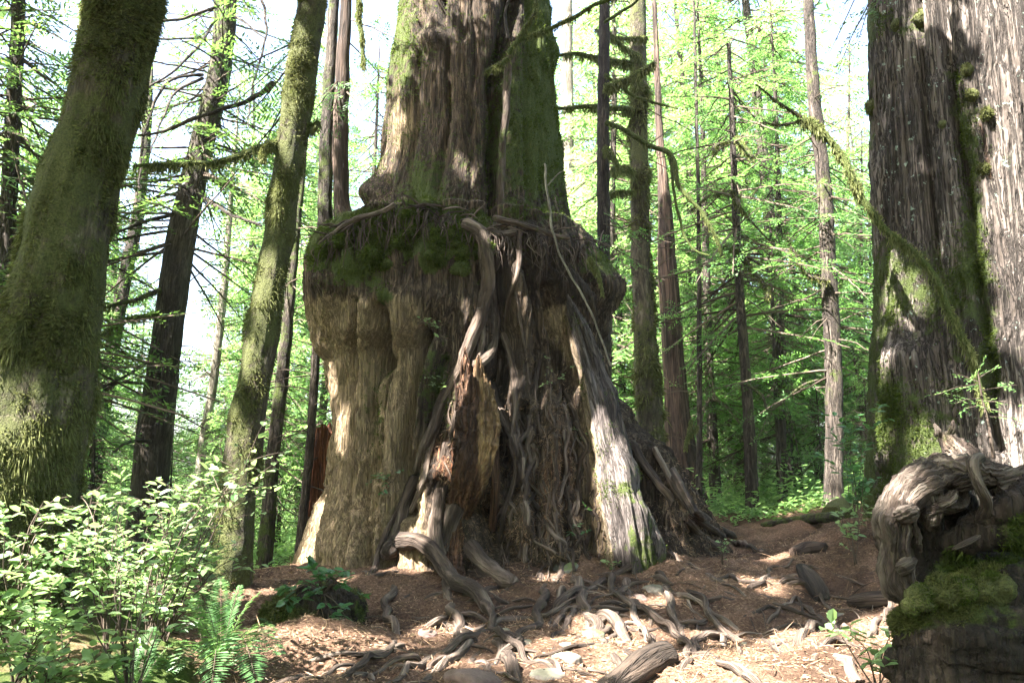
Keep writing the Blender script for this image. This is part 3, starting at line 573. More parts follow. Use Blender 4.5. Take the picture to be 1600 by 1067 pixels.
def twigs(o, d, n, L, g, thick=.006, droop=.3, spread=.5):
    """dead side twigs: thin bent tubes from points o along d"""
    out = []
    for k in range(n):
        i = g.integers(len(o)); dd = nrm((d[i] + g.normal(size=3) * spread)[None])[0]; l = L * g.uniform(.4, 1.2)
        m = o[i] + dd * l * .5 + [0, 0, -droop * l * .1]; e = o[i] + dd * l + [0, 0, -droop * l * .5]
        out.append(tube(np.array([o[i], m, e]), [thick, thick * .75, thick * .3], sides=4, n=7, seed=k, wob=.06))
    return out
# a flat feathery conifer spray
def bough(start, end, width, g, dens=1., sag=.12, fine=True, size=1.):
    """leaflets of one bough from start to end, side sprays flat either side"""
    a, e = np.array(start, float), np.array(end, float); L = np.linalg.norm(e - a); ax = (e - a) / L
    sd = nrm(np.cross(ax, [0, 0, 1.])[None])[0]; upn = np.cross(sd, ax); ro = g.normal(0, .45); sd, upn = sd * math.cos(ro) + upn * math.sin(ro), upn * math.cos(ro) - sd * math.sin(ro)
    m = max(4, int(L / .085 * dens)); t = np.sort(g.uniform(.08, 1, m)); sgn = np.where(np.arange(m) % 2, 1., -1.)
    org = a + ax * (t * L)[:, None] + np.array([0, 0, -1.]) * (sag * L * t * t)[:, None]
    sl = width * (np.minimum(1, .35 + 1.6 * t) * (1.06 - t) ** .6) * g.uniform(.6, 1.2, m)
    d = nrm(ax * g.uniform(.45, .8, (m, 1)) + sd * sgn[:, None] * 1.0 + upn * g.normal(-.10, .28, (m, 1)))
    O, D, Ln, W = [], [], [], []
    stp = .030 * size
    for k in range(m):
        c = max(3, int(sl[k] / stp)); u = (np.arange(c) + g.uniform(0, 1)) / c; s2 = np.where(np.arange(c) % 2, 1., -1.)
        side = nrm(np.cross(d[k], upn)[None])[0]; oo = org[k] + d[k] * (u * sl[k])[:, None] + np.array([0, 0, -1.]) * (.14 * sl[k] * u * u)[:, None]
        O.append(oo); D.append(nrm(d[k] * .75 + side * s2[:, None] * .8 + upn * g.normal(-.04, .16, (c, 1)) ))
        Ln.append(size * (.035 + .075 * np.sin(np.clip(u * 1.05 + .05, 0, 1) * math.pi) ** .7 * min(1.4, sl[k] / .3)) * g.uniform(.7, 1.25, c)); W.append(size * g.uniform(.018, .032, c))
    O, D, Ln, W = np.concatenate(O), np.concatenate(D), np.concatenate(Ln), np.concatenate(W)
    sv = nrm(np.cross(D, upn + g.normal(size=(len(O), 3)) * .38))
    return cards(O, D, sv, Ln, W)
def bough_wood(start, end, sag, r):
    a, e = np.array(start, float), np.array(end, float); L = np.linalg.norm(e - a); t = np.linspace(0, 1, 6)[:, None]
    return tube(a + (e - a) * t + np.array([0, 0, -1.]) * sag * L * t * t, np.linspace(r, r * .25, 6), sides=5, n=9, seed=L, wob=.03)
def crown_at(axis, zs, reach, g, width=.42, dens=1., size=1., droop=.15, az=None):
    """boughs round an axis function z -> (x, y)"""
    A, B = [], []
    for z in zs:
        x, y = axis(z); th = g.uniform(0, 2 * math.pi) if az is None else g.normal(*az); rch = reach(z) * g.uniform(.6, 1.15)
        s = np.array([x, y, z]); e = s + np.array([math.cos(th) * rch, math.sin(th) * rch, rch * g.normal(-.06 - droop, .22)])
        A.append(bough(s + (e - s) * .12, e, width * g.uniform(.7, 1.2), g, dens, .10, size=size)); B.append(bough_wood(s, e, .10, .012 + .006 * rch))
    return join(A), join(B)
def axis_of(path, Y):
    q = np.array([P(x, y, Y) for x, y, _ in path][::-1]); du = (q[-1] - q[-2]) / (q[-1, 2] - q[-2, 2])
    def f(z):
        if z > q[-1, 2]: p = q[-1] + du * (z - q[-1, 2]); return p[0], p[1]
        return np.interp(z, q[:, 2], q[:, 0]), np.interp(z, q[:, 2], q[:, 1])
    return f
TREES = {}
def tree(key, label, path, Y, mat, ztop=16., moss=None, tuft=0, tl=.05, mt=None, seed=0, name='tree_trunk', twig=0, twl=1.2, twz=(2.5, 9), crown=None, group=None, **kw):
    t_geo = trunk_geo(path, Y, ztop, seed=seed, moss=moss, **kw)
    v = t_geo[0]; lowest = v[v[:, 2] < v[:, 2].min() + .3].mean(0)
    t = thing(name, label, 'tree', lowest, group); tr = part('trunk', t, t_geo, mat); TREES[key] = (t, axis_of(path, Y), t_geo)
    g = np.random.default_rng(seed + 70)
    if tuft:
        wgt = (t_geo[2][:, 0] > .3) * (v[:, 1] < Y + .25) * (v[:, 2] < 9) * (.15 + t_geo[2][:, 0]) * np.clip(.55 + 1.3 * fbm(v * np.array([2.6, 2.6, 1.3]), 3) * 1.6, .02, 1.8)
        part_multi('moss', tr, [(tufts(t_geo, tuft, tl, tl * .28, .9, wgt, g, spread=.9), mt or M_moss), (tufts(t_geo, tuft // 5, tl * 2.2, tl * .16, 2.2, wgt * np.clip(fbm(v * 1.4 + 8, 3) * 3, 0, 1), g, spread=.5), M_hangmoss)])
    ax = TREES[key][1]
    if twig:
        z = g.uniform(*twz, twig * 2); o = np.array([[*ax(q), q] for q in z]); th = g.uniform(0, 2 * math.pi, len(z))
        d = np.column_stack([np.cos(th), np.sin(th) * .8, g.normal(.0, .2, len(z))]); r = v[:, 0].ptp() if False else 0
        for w_ in twigs(o, d, twig, twl, g, .012, .35): part('dead_limb', t, w_, M_dead)
    if crown:
        n, z0, z1, reach, size, cmat = crown[:6]; zs = np.sort(g.uniform(z0, z1, n)); fo, wo = crown_at(ax, zs, lambda z: reach * (1.1 - .75 * (z - z0) / (z1 - z0)), g, size=size, dens=1 / size ** .5, width=.42 * size ** .5)
        fo = sunholes(fo) if len(crown) > 6 else fo; part_multi('crown', t, [(fo, cmat), (wo, M_dead)])
    return t
allmoss = lambda a: (lambda px, py, v: np.clip(a + .25 * fbm(v * 1.1, 3), 0, 1))
# near and middle trees, as (px, py, width) down each trunk
T_big = tree('big', 'thick leaning trunk wrapped in shaggy moss, leftmost tree above the leafy shrubs', [(197, 0, 104), (179, 100, 104), (140, 250, 114), (113, 370, 124), (86, 500, 140), (60, 600, 158), (36, 700, 172), (22, 800, 186)], 6.6, M_mossbark, moss=allmoss(.60), tuft=90000, tl=.048, seed=1, lump=.24, flute=.10, sides=72, flare=1.0, twig=10, twl=1.6, twz=(6.5, 9))
T_mos = tree('mos', 'slender leaning trunk covered in moss behind the sword fern', [(487, 0, 45), (466, 150, 47), (447, 280, 47), (430, 400, 45), (410, 530, 52), (380, 700, 55), (362, 850, 62), (352, 970, 76)], 8.5, M_mossbark, moss=lambda px, py, v: np.clip(.60 - .35 * sstep(380, 420, px) * sstep(520, 560, py) * sstep(790, 720, py) + .2 * fbm(v * 1.3, 3), 0, 1), tuft=40000, tl=.036, seed=2, lump=.22, flute=.07, sides=48, flare=1.2)
T_dark = tree('dark', 'straight dark conifer with green algae on its upper trunk, standing between two mossy leaning trunks', [(352, 0, 34), (345, 100, 34), (318, 220, 37), (287, 350, 43), (264, 500, 47), (239, 700, 56), (226, 840, 62)], 14, M_darkbark, moss=lambda px, py, v: np.clip(.30 * sstep(330, 240, py) + .12, 0, 1), seed=3, twig=26, twl=2.0, twz=(3, 11), crown=(120, 5.6, 12, 2.6, 1.45, M_dark_hem))
T_slim = tree('slim', 'thin dark conifer just right of the leftmost mossy trunk', [(232, 170, 13), (225, 250, 16), (213, 350, 19), (192, 450, 21), (175, 550, 22), (153, 700, 23), (140, 800, 25)], 17, M_darkbark, moss=lambda px, py, v: .45 * sstep(380, 300, py), seed=4, twig=60, twl=1.8, twz=(3, 11), ztop=11)
T_pairl = tree('pairl', 'mossier left one of the twin trunks rising from the cedar shoulder', [(522, 0, 16), (511, 200, 22), (508, 350, 24), (514, 385, 30)], 11.6, M_darkbark, moss=allmoss(.38), seed=5, base_z=4.6, sides=24)
T_pairr = tree('pairr', 'redder right one of the twin trunks rising from the cedar shoulder', [(541, 0, 18), (532, 200, 25), (533, 300, 25), (540, 345, 32), (552, 372, 44)], 11.4, M_redbark, moss=lambda px, py, v: .55 * sstep(300, 345, py), seed=6, base_z=4.7, sides=24)
T_stick = tree('stick', 'bare thin dark trunk close against the left side of the giant cedar', [(500, 430, 11), (494, 540, 14), (484, 700, 14), (468, 860, 16)], 12.8, M_darkbark, moss=allmoss(.1), seed=7, twig=30, twl=1.1, twz=(1, 6), ztop=9, sides=16)
T_thin = tree('thin', 'very thin pale grey trunk between the dark conifer and the mossy leaning trunk', [(358, 350, 9), (350, 450, 12), (333, 600, 14), (316, 700, 14), (300, 850, 17)], 19, M_palebark, moss=allmoss(.2), seed=8, twig=40, twl=1.3, twz=(2, 10), ztop=12, sides=16)
T_395 = tree('t395', 'greenish trunk half hidden behind the mossy leaning trunk', [(456, 440, 15), (446, 540, 20), (428, 700, 22), (415, 850, 26), (405, 930, 28)], 13, M_darkbark, moss=allmoss(.45), seed=9, twig=24, twl=1.2, twz=(1, 6), ztop=9, sides=20)
T_935 = tree('t935', 'slender dark trunk right of the giant cedar trunk with moss hung limbs', [(945, 0, 17), (942, 200, 20), (943, 330, 21), (944, 420, 21), (944, 600, 23)], 13.2, M_darkbark, moss=allmoss(.12), seed=10, sides=24)
T_m1000 = tree('m1000', 'tall trunk streaked with hanging moss, next to the broad reddish trunk', [(997, 0, 26), (998, 200, 28), (1002, 400, 32), (1004, 450, 33), (1012, 600, 40), (1018, 700, 46), (1020, 760, 54)], 14.2, M_mossbark, moss=allmoss(.48), tuft=9000, tl=.09, seed=12, sides=32, twig=24, twl=1.5, twz=(4, 10))
T_r1050 = tree('r1050', 'broad reddish trunk flaring at its foot behind the giant cedar roots', [(1022, 0, 8), (1030, 200, 12), (1039, 330, 22), (1042, 400, 29), (1049, 500, 33), (1055, 600, 37), (1062, 700, 48), (1066, 760, 66)], 15.6, M_redbark, moss=allmoss(.22), seed=13, sides=32, flute=.12, ztop=9)
T_1090 = tree('t1090', 'pole thin trunk just right of the broad reddish trunk', [(1084, 0, 4), (1090, 250, 6), (1092, 400, 7), (1093, 700, 10), (1092, 790, 13)], 15, M_darkbark, seed=14, twig=46, twl=.9, twz=(2, 8), ztop=9, sides=12)
T_1150 = tree('t1150', 'young conifer with wide feathery boughs in the middle of the right hand woods', [(1138, 60, 6), (1145, 220, 10), (1153, 400, 14), (1159, 500, 15), (1166, 600, 17), (1172, 700, 20), (1176, 800, 24)], 15, M_darkbark, moss=allmoss(.2), seed=15, twig=40, twl=1.4, twz=(4, 9), ztop=10.5, sides=18, crown=(90, 4.4, 10.8, 2.9, 1.0, M_fine_hem))
T_1205 = tree('t1205', 'spindly sapling with an elbowed side limb in the right hand woods', [(1203, 330, 4), (1208, 500, 5), (1211, 600, 6), (1220, 760, 8)], 16, M_darkbark, seed=16, twig=20, twl=.8, twz=(2, 6), ztop=7, sides=10, crown=(16, 3.6, 7.2, 1.4, .9, M_fine_hem))
T_1300 = tree('t1300', 'tall dark trunk with pale patches left of the great grey cedar', [(1263, 0, 16), (1272, 150, 20), (1288, 300, 23), (1294, 400, 25), (1303, 600, 27), (1302, 760, 31)], 14, M_darkbark, moss=allmoss(.28), seed=17, twig=18, twl=1.2, twz=(4, 9), sides=24, crown=(44, 3.0, 8.4, 2.1, 1.0, M_fine_hem))
T_885 = tree('t885', 'pale sunlit trunk farther off just right of the giant cedar trunk', [(886, 0, 17), (889, 300, 19), (892, 500, 20), (894, 700, 24)], 24, M_palebark, moss=allmoss(.25), seed=18, sides=18, twig=14, twl=1.6, twz=(8, 14))
# their limbs
limb(T_mos, [(432, 225), (400, 236), (370, 245), (330, 253), (260, 257), (205, 261)], 8.4, 8, 2.5, moss=.9, drape=5, seed=1, sagY=-.6)
limb(T_mos, [(424, 228), (413, 232), (411, 245), (416, 252)], 8.1, 4, 3, moss=.9, drape=2, seed=2)
limb(T_mos, [(440, 225), (470, 212), (500, 188)], 8.5, 7, 4, moss=.8, drape=2, seed=3)
limb(T_mos, [(430, 128), (400, 150), (350, 170), (290, 192), (215, 212)], 8.8, 5, 2, moss=.3, seed=4, sagY=.5)
limb(T_pairl, [(556, -60), (561, 20), (567, 70), (569, 108)], 11.0, 4, 3.5, moss=.9, drape=4, seed=5)
limb(T_dark, [(252, 452), (205, 470), (160, 481)], 13.8, 4.5, 2, moss=.5, drape=1, seed=6, sagY=-.8)
limb(T_dark, [(248, 490), (200, 500), (172, 515), (153, 527)], 13.8, 5, 2.5, moss=.7, drape=1.4, seed=7, sagY=-1)
limb(T_dark, [(306, 298), (350, 330), (408, 352)], 13.8, 4, 2, moss=.2, seed=8, sagY=-1)
limb(T_dark, [(272, 335), (210, 352), (180, 365)], 13.8, 3.5, 1.5, seed=9, sagY=-.8)
for k, (pts, a, b) in enumerate([([(345, 8), (280, 30), (205, 42)], 3, 2), ([(340, 30), (290, 95), (215, 150)], 2.5, 1.5), ([(320, 110), (260, 100), (190, 84)], 2, 1), ([(318, 118), (262, 130), (225, 210), (218, 300)], 3, 1.5), ([(318, 122), (270, 150), (235, 240)], 3, 1.2),
     ([(325, 60), (230, 62), (180, 57)], 2, 1.2), ([(360, 20), (395, 45), (415, 60)], 2.5, 1), ([(410, 0), (415, 60), (395, 130), (388, 200)], 2.5, 1), ([(240, 560), (190, 590), (140, 615)], 3, 1.2), ([(228, 600), (180, 600), (130, 640)], 2.5, 1.2), ([(236, 690), (200, 690), (175, 705)], 3, 2)]):
    limb(T_dark, pts, 13.6, a, b, seed=20 + k, sagY=-1.0, moss=.15)
for k, (pts, a, b, dr) in enumerate([([(990, 103), (950, 95), (905, 84), (868, 88)], 6, 3, 4), ([(990, 172), (930, 168), (868, 170)], 6, 3, 4), ([(1000, 90), (975, 75), (940, 40)], 5, 3, 2), ([(990, 270), (970, 262), (955, 268)], 6, 4, 3), ([(1010, 60), (960, 60), (930, 45)], 4, 2, 2), ([(990, 300), (955, 303), (950, 312)], 4, 3, 2)]):
    limb(T_m1000, pts, 14.0, a, b, moss=.9, drape=dr, seed=30 + k, sagY=-.5)
for k, (pts, a, b, dr) in enumerate([([(945, 138), (985, 122), (1024, 98)], 6, 4, 2), ([(946, 190), (975, 203), (1010, 225), (1048, 245), (1062, 290), (1095, 330), (1115, 365), (1130, 400)], 5, 2.5, 1), ([(944, 35), (985, 10), (1010, -15)], 3, 2, 0), ([(946, 115), (990, 150), (1060, 172)], 3, 1.5, 1), ([(1048, 245), (1052, 300), (1075, 380), (1110, 400)], 3, 1.5, 0), ([(943, 230), (958, 245), (975, 270)], 5, 2, 3)]):
    limb(T_935, pts, 13.0, a, b, moss=.75, drape=dr, seed=40 + k, sagY=-.3)
for k, (pts, a, b, dr) in enumerate([([(1150, 215), (1165, 235), (1180, 245)], 4, 3, 2), ([(1148, 300), (1110, 305), (1080, 330)], 4, 2, 1), ([(1158, 400), (1178, 425), (1198, 450), (1199, 465)], 5, 3, 1), ([(1148, 310), (1168, 330)], 5, 4, 1), ([(1168, 600), (1190, 620), (1205, 640), (1260, 600), (1330, 585)], 3, 1.5, 0), ([(1140, 220), (1115, 230), (1120, 240)], 3, 2, 1), ([(1150, 390), (1130, 385)], 4, 3, 1)]):
    limb(T_1150, pts, 14.8, a, b, moss=.5, drape=dr, seed=50 + k, sagY=-.5)
limb(T_1090, [(1090, 665), (1075, 680), (1072, 700), (1080, 655)], 14.8, 3, 2, moss=.8, drape=2, seed=60)
limb(T_1300, [(1296, 440), (1260, 430), (1235, 385)], 13.8, 4, 2, moss=.4, drape=1, seed=61)

# the great grey cedar at the right edge
gcY = 9.6
gedges = [(-400, 1382, 1690), (0, 1382, 1735), (200, 1387, 1750), (350, 1392, 1760), (400, 1394, 1765), (500, 1392, 1775), (600, 1387, 1790), (700, 1388, 1810), (760, 1382, 1830), (860, 1370, 1860)]
def grey_carve(px, py, th, b, front):
    q = b * np.array([1, 1, .10]); wv = np.column_stack([.12 * fbm(b * .8, 3), .12 * fbm(b * .8 + 7, 3), np.zeros(len(b))])
    d = .05 * ridged((q + wv) * 2.6, 4) + .03 * ridged((q + wv) * 9, 3) + .018 * ridged((q + wv * .5) * 24, 3)
    s = -.20 * groove(px + 6 * fbm(b * 2, 2), py, [(1470, -20), (1490, 150), (1512, 300), (1530, 440), (1552, 570), (1560, 700)], 9) - .12 * groove(px, py, [(1440, 0), (1450, 200), (1470, 420)], 7) - .10 * groove(px, py, [(1392, 380), (1400, 540), (1396, 700)], 6)
    s += .16 * groove(px, py, [(1425, 400), (1420, 560), (1405, 720)], 16) + .22 * groove(px, py, [(1440, 560), (1450, 700), (1440, 780)], 26) + .24 * blob(px, py, 1362, 165, 9, 18)
    return d + s * front
gv_, gf_, gpx_, gpy_ = polar(gedges, gcY, -.2, 13, 560, 420, lambda z: .85 + 0 * z, grey_carve, 6.5)
gmk = np.zeros((len(gv_), 3)); gn = fbm(gv_ * 1.2, 4)
gmk[:, 0] = np.clip(.40 * sstep(330, 430, gpy_) * sstep(1530, 1500, gpx_) * (1 - .8 * blob(gpx_, gpy_, 1470, 560, 42, 60)) * (1 - .6 * blob(gpx_, gpy_, 1375, 620, 14, 120)) + .6 * sstep(120, 160, gpy_ * 0 + 1500 - gpx_) * 0 + .45 * blob(gpx_, gpy_, 1420, 40, 50, 30) + .4 * groove(gpx_, gpy_, [(1500, 120), (1520, 300), (1530, 440), (1552, 600)], 20) + .35 * sstep(1390, 1368, gpx_) + .2 + .25 * gn, 0, 1) - .06
gmk[:, 2] = .5 * groove(gpx_, gpy_, [(1535, 200), (1548, 280)], 8)
grey = thing('great_grey_cedar', 'massive grey furrowed cedar trunk at the right edge with sunlit right lobe', 'tree', np.array([gv_[:, 0].mean(), gcY, .8]))
ggeo = (gv_, gf_, gmk, gv_ * 1.0); gtr = part('trunk', grey, ggeo, M_greybark)
part('moss', gtr, tufts(ggeo, 26000, .035, .014, .3, np.clip(gmk[:, 0] - .3, 0, 1) * (gv_[:, 1] < gcY) * (gv_[:, 2] < 8), np.random.default_rng(31)), M_mossgreen)
bvh_g = BVHTree.FromPolygons(gv_.tolist(), gf_.tolist())
for x, y, r in ((1362, 168, 12), (1512, 110, 9), (1518, 150, 10), (1540, 180, 8), (1472, 195, 7), (1535, 265, 9), (1440, 30, 14), (1400, 40, 10)):
    p = S(x, y, tree=bvh_g); m = mpp(p[1]) * r; g2 = tube(np.array([p + [0, .03, -m], p + [0, -m * .3, 0], p + [0, .03, m]]), [m * .5, m, m * .4], sides=12, n=10, lump=.5, lscale=12, seed=x, mask=(1, 0, 0)); o2 = part('burl', grey, g2, M_mossbark); part('moss', o2, tufts(g2, 700, .03, .012, .2, None, np.random.default_rng(x)), M_moss)

# saplings, dead leaning stem and vine
t = thing('leaning_dead_sapling', 'bent dead stem draped in yellow green moss leaning against great grey cedar', 'dead tree', P(1540, 620, 8.3))
def L3(pts, Y0, Y1): return [P(x, y, yy) for (x, y), yy in zip(pts, np.linspace(Y0, Y1, len(pts)))]
limb(t, [(1542, 640), (1520, 558), (1495, 510), (1470, 452), (1432, 402), (1395, 370), (1370, 345), (1340, 300), (1318, 250), (1298, 222), (1275, 195), (1252, 186)], np.linspace(8.25, 8.6, 12), 4.5, 6.5, name='stem', moss=.9, drape=8, seed=70)
limb(t, [(1252, 186), (1215, 160), (1180, 130)], 8.6, 3, 1, moss=.4, drape=.6, seed=71); limb(t, [(1255, 188), (1225, 195), (1190, 190)], 8.6, 2.5, 1, moss=.4, drape=.6, seed=72)
t = thing('epiphyte_sapling', 'slim pale barked sapling rooted on the cedar stump in front of its trunk', 'tree', P(777, 400, 9.45))
limb(t, [(778, 425), (779, 330), (786, 240), (789, 170), (795, 105), (796, 82)], np.linspace(S(778, 425)[1] + .05, 9.9, 6), 6.5, 6, name='stem', mat=M_root, moss=.4, seed=73, sides=12)
limb(t, [(795, 84), (812, 66), (850, 50), (890, 30), (940, 4), (990, -10)], 9.85, 5, 3, moss=.9, drape=2.5, seed=74)
limb(t, [(800, 74), (818, 45), (835, 20), (838, -20)], 9.85, 4, 3, moss=.6, drape=1.2, seed=75); limb(t, [(795, 92), (780, 105), (760, 112)], 9.85, 5, 3, moss=.9, drape=1.5, seed=76); limb(t, [(795, 60), (790, 20), (800, -20)], 9.9, 3, 2, moss=.3, seed=77)
t = thing('hanging_vine', 'thin pale twisting vine stem hanging down the right side of the cedar', 'vine', P(908, 455, 9.2))
limb(t, [(850, 255), (856, 318), (868, 372), (880, 410), (909, 460), (930, 505), (946, 543), (955, 575)], np.linspace(9.7, 9.2, 8), 2, 1.6, name='stem', mat=M_palebark, moss=.1, seed=78)
limb(t, [(921, 405), (927, 420), (934, 432), (943, 458)], 9.3, 4.5, 1, moss=1, drape=2, name='moss_clump', mat=M_mossbark, seed=79)
limb(t, [(855, 290), (870, 272), (880, 268)], 9.6, 1.2, .8, mat=M_palebark, seed=80)

SPOT = []   # chosen sun patches that crown gaps are cut for: point, radius
def spot(p, r): SPOT.append((np.asarray(p), r * 1.25))
for x, y, r in [(985, 830, .22), (975, 780, .2), (1000, 865, .2), (960, 720, .14), (690, 985, .16), (690, 900, .16), (660, 878, .12), (740, 690, .13), (745, 640, .12), (748, 760, .10), (860, 640, .16), (880, 660, .16), (850, 760, .14), (920, 640, .14), (905, 590, .08),
                (480, 860, .22), (500, 800, .16), (530, 660, .12), (615, 200, .16), (605, 250, .14), (622, 120, .12), (735, 280, .06), (865, 330, .14), (860, 310, .08), (790, 300, .06), (640, 30, .1), (520, 600, .08)]: spot(S(x, y), r)
for x, y, r in [(1390, 1000, .42), (1340, 1000, .35), (1290, 1000, .30), (1250, 1030, .32), (1180, 1040, .35), (1060, 1035, .3), (1120, 1058, .3), (960, 1050, .3), (1240, 990, .25), (1410, 960, .3), (1000, 1000, .22), (960, 985, .26), (800, 1030, .22), (700, 1040, .14), (1190, 915, .16), (1215, 870, .12), (870, 1020, .2), (930, 1030, .25), (1130, 1005, .15), (1350, 1040, .4), (1030, 945, .1), (860, 905, .08)]: spot(G(x, y), r)
for x, y, r in [(1590, 60, .3), (1580, 160, .25), (1590, 250, .25), (1595, 340, .28), (1590, 420, .2), (1560, 30, .2), (1585, 520, .12), (1590, 690, .2), (1445, 5, .16), (1450, 700, .10), (1380, 560, .05), (1375, 680, .06)]: spot(S(x, y, tree=bvh_g), r)
for x, y, Yk, r in [(460, 60, 8.2, .16), (450, 120, 8.2, .2), (440, 180, 8.2, .15), (420, 470, 8.2, .14), (400, 400, 8.2, .14), (385, 540, 8.2, .14), (360, 680, 8.2, .16), (345, 800, 8.2, .14), (425, 300, 8.2, .12), (340, 900, 8.1, .12), (0, 680, 6.1, .25), (20, 650, 6.1, .15), (160, 820, 5.6, .5), (80, 860, 5.4, .4), (260, 800, 5.8, .35), (330, 760, 5.9, .16), (200, 930, 5.4, .5), (100, 960, 5.2, .3), (300, 900, 5.8, .22), (400, 745, 6, .13), (1530, 600, 7.6, .2), (1485, 606, 7.5, .14), (1575, 600, 7.6, .1), (1340, 290, 8.5, .14), (1290, 215, 8.6, .16), (1480, 690, 4.7, .06), (685, 510, 9.0, .15), (1390, 730, 4.5, .05)]: spot(P(x, y, Yk), r)
def sunholes(geo):
    """leave gaps in a crown of four-cornered leaflets where the sun comes through"""
    v, f = geo[0], geo[1]; ctr = v.reshape(-1, 4, 3).mean(1); keep = np.ones(len(ctr), bool)
    for p, r in SPOT:
        q = ctr - p; al = q @ SUN; keep &= ~((al > .3) & (np.linalg.norm(q - al[:, None] * SUN, axis=1) < r * (1.05 + .3 * np.sin(al * 9 + ctr[:, 0] * 14)) + .03))
    v = v.reshape(-1, 4, 3)[keep].reshape(-1, 3); return v, np.arange(len(v)).reshape(-1, 4), None, None

# ------------------------------------------------------------------ boughs that hang into the picture on the near trees
gB = np.random.default_rng(41)
def boughs(parent, specs, mat, size=1., width=.42, dens=1.):
    A, B = [], []
    for (x0, y0, Y0), (x1, y1, Y1) in specs:
        s, e = P(x0, y0, Y0), P(x1, y1, Y1); part_multi('bough', parent, [(sunholes(bough(s, e, width * gB.uniform(.8, 1.2), gB, dens, .08, size=size)), mat), (bough_wood(s, e, .08, .014), M_dead)])
boughs(T_mos, [((505, 40, 8.7), (350, 165, 8.6)), ((480, 60, 8.9), (345, 110, 9.2)), ((470, 90, 8.6), (370, 190, 8.5)), ((470, 110, 8.8), (390, 260, 9.)), ((460, 160, 9.), (350, 280, 9.4)), ((450, 180, 9), (420, 300, 9.2))], M_fine_hem, .9)
boughs(T_pairr, [((535, 120, 11.4), (470, 190, 10.6)), ((540, 140, 11.4), (590, 190, 10.8)), ((530, 150, 11.4), (500, 215, 10.5)), ((545, 30, 11.4), (640, 60, 10.6)), ((540, 60, 11.6), (610, 130, 12.0))], M_fine_hem, .9)
T_leftbg = tree('leftbg', 'bough heavy conifer standing behind the leftmost mossy trunk', [(40, -200, 16), (30, 0, 20), (15, 300, 24), (0, 600, 28), (-10, 800, 30)], 12.5, M_darkbark, moss=allmoss(.2), seed=19, sides=20, crown=(230, 3.0, 10.5, 3.2, 1.5, M_dark_hem, 1), twig=16)
boughs(grey, [((1400, -120, 9.), (1290, 70, 8.6)), ((1420, -140, 9.), (1330, 60, 8.5)), ((1380, -120, 9.2), (1255, 20, 9.3)), ((1390, -60, 9.6), (1300, 110, 9.6))], M_dark_hem, .9)
boughs(T_935, [((944, 330, 13), (1000, 380, 12.2)), ((944, 350, 13), (1050, 370, 12.4)), ((944, 360, 13), (920, 420, 12)), ((946, 380, 13), (1040, 430, 12.3)), ((944, 300, 13), (880, 340, 13.4)), ((944, 395, 13), (985, 470, 12.2))], M_fine_hem, .9)

# ------------------------------------------------------------------ the wood behind: hemlocks, each a tree of its own
def crown_mesh(fo, wo, cmat):
    q = join([fo, wo]); me = mesh_np('crown', q[0], q[1], cmat, False); me.materials.append(M_dead)
    me.polygons.foreach_set('material_index', np.concatenate([np.zeros(len(fo[1]), np.int32), np.ones(len(wo[1]), np.int32)])); return me
def proto(seed, H, reach, n, size, cmat):
    g = np.random.default_rng(seed); ax = lambda z: (.12 * math.sin(z * .35 + seed), .1 * math.cos(z * .3 + seed))
    zt = np.linspace(-.3, H, 14); pts = np.array([[*ax(z), z] for z in zt])
    tg = tube(pts, .13 * (H / 14) * (1.15 - zt / H), sides=12, n=60, lump=.1, seed=seed, mask=(.3, 0, 0))
    zs = np.sort(H * g.uniform(.10, .99, n) ** .9); fo, wo = crown_at(ax, zs, lambda z: reach * (1.08 - z / H) ** .7, g, width=.5 * size ** .5, size=size, dens=1.15 / size ** .5)
    z = g.uniform(.8, H * .6, 60); th = g.uniform(0, 2 * math.pi, 60); tw = twigs(np.array([[*ax(q), q] for q in z]), np.column_stack([np.cos(th), np.sin(th), 0 * th]), 34, 1.3, g, .010)
    return mesh_np('trunk', tg[0], tg[1], M_darkbark, True, tg[2], tg[3]), crown_mesh(fo, join([wo] + tw), cmat)
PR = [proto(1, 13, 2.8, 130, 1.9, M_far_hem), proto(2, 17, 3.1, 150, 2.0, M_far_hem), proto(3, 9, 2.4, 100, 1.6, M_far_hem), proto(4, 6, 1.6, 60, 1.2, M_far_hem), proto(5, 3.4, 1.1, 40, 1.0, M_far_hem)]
gF = np.random.default_rng(77)
M_mid = M_fine_hem
def plant(px, Y, k, sc, label, group, zoff=0.):
    x = (px - 800) / FPX * Y / math.cos(PITCH); z = hz(np.array([x]), np.array([Y]))[0] + zoff
    t = thing('hemlock', label, 'tree', (x, Y, z), group); t.rotation_euler = (gF.normal(0, .03), gF.normal(0, .03), gF.uniform(0, 6.28)); t.scale = (sc, sc, sc * gF.uniform(.95, 1.1))
    for nm, me in zip(('trunk', 'crown'), PR[k]): link(nm, me, t)
    return t
far_l = 'bright hemlock of the sunlit woods seen left of the giant cedar'; far_r = 'bright hemlock of the sunlit woods seen right of the giant cedar'
for px in (-60, -20, 10, 40, 60, 90, 110, 130, 175, 215, 360, 385, 405, 420, 450, 470, 505, 525, 585, 610): plant(px + gF.normal(0, 15), gF.uniform(20, 34), gF.integers(0, 3), gF.uniform(.8, 1.15), far_l, 'hemlocks of the woods left of the giant cedar')
for px in (875, 930, 975, 1020, 1060, 1100, 1140, 1190, 1230, 1270, 1320, 1350, 960, 1080, 1160, 1250, 1330, 890, 915, 1000, 1040, 1120, 1290, 1340): plant(px + gF.normal(0, 12), gF.uniform(18, 34), gF.integers(0, 3), gF.uniform(.85, 1.2), far_r, 'hemlocks of the woods right of the giant cedar')
yl = 'small bushy young hemlock in the undergrowth seen left of the giant cedar'; yr = 'small bushy young hemlock in the undergrowth seen right of the giant cedar'
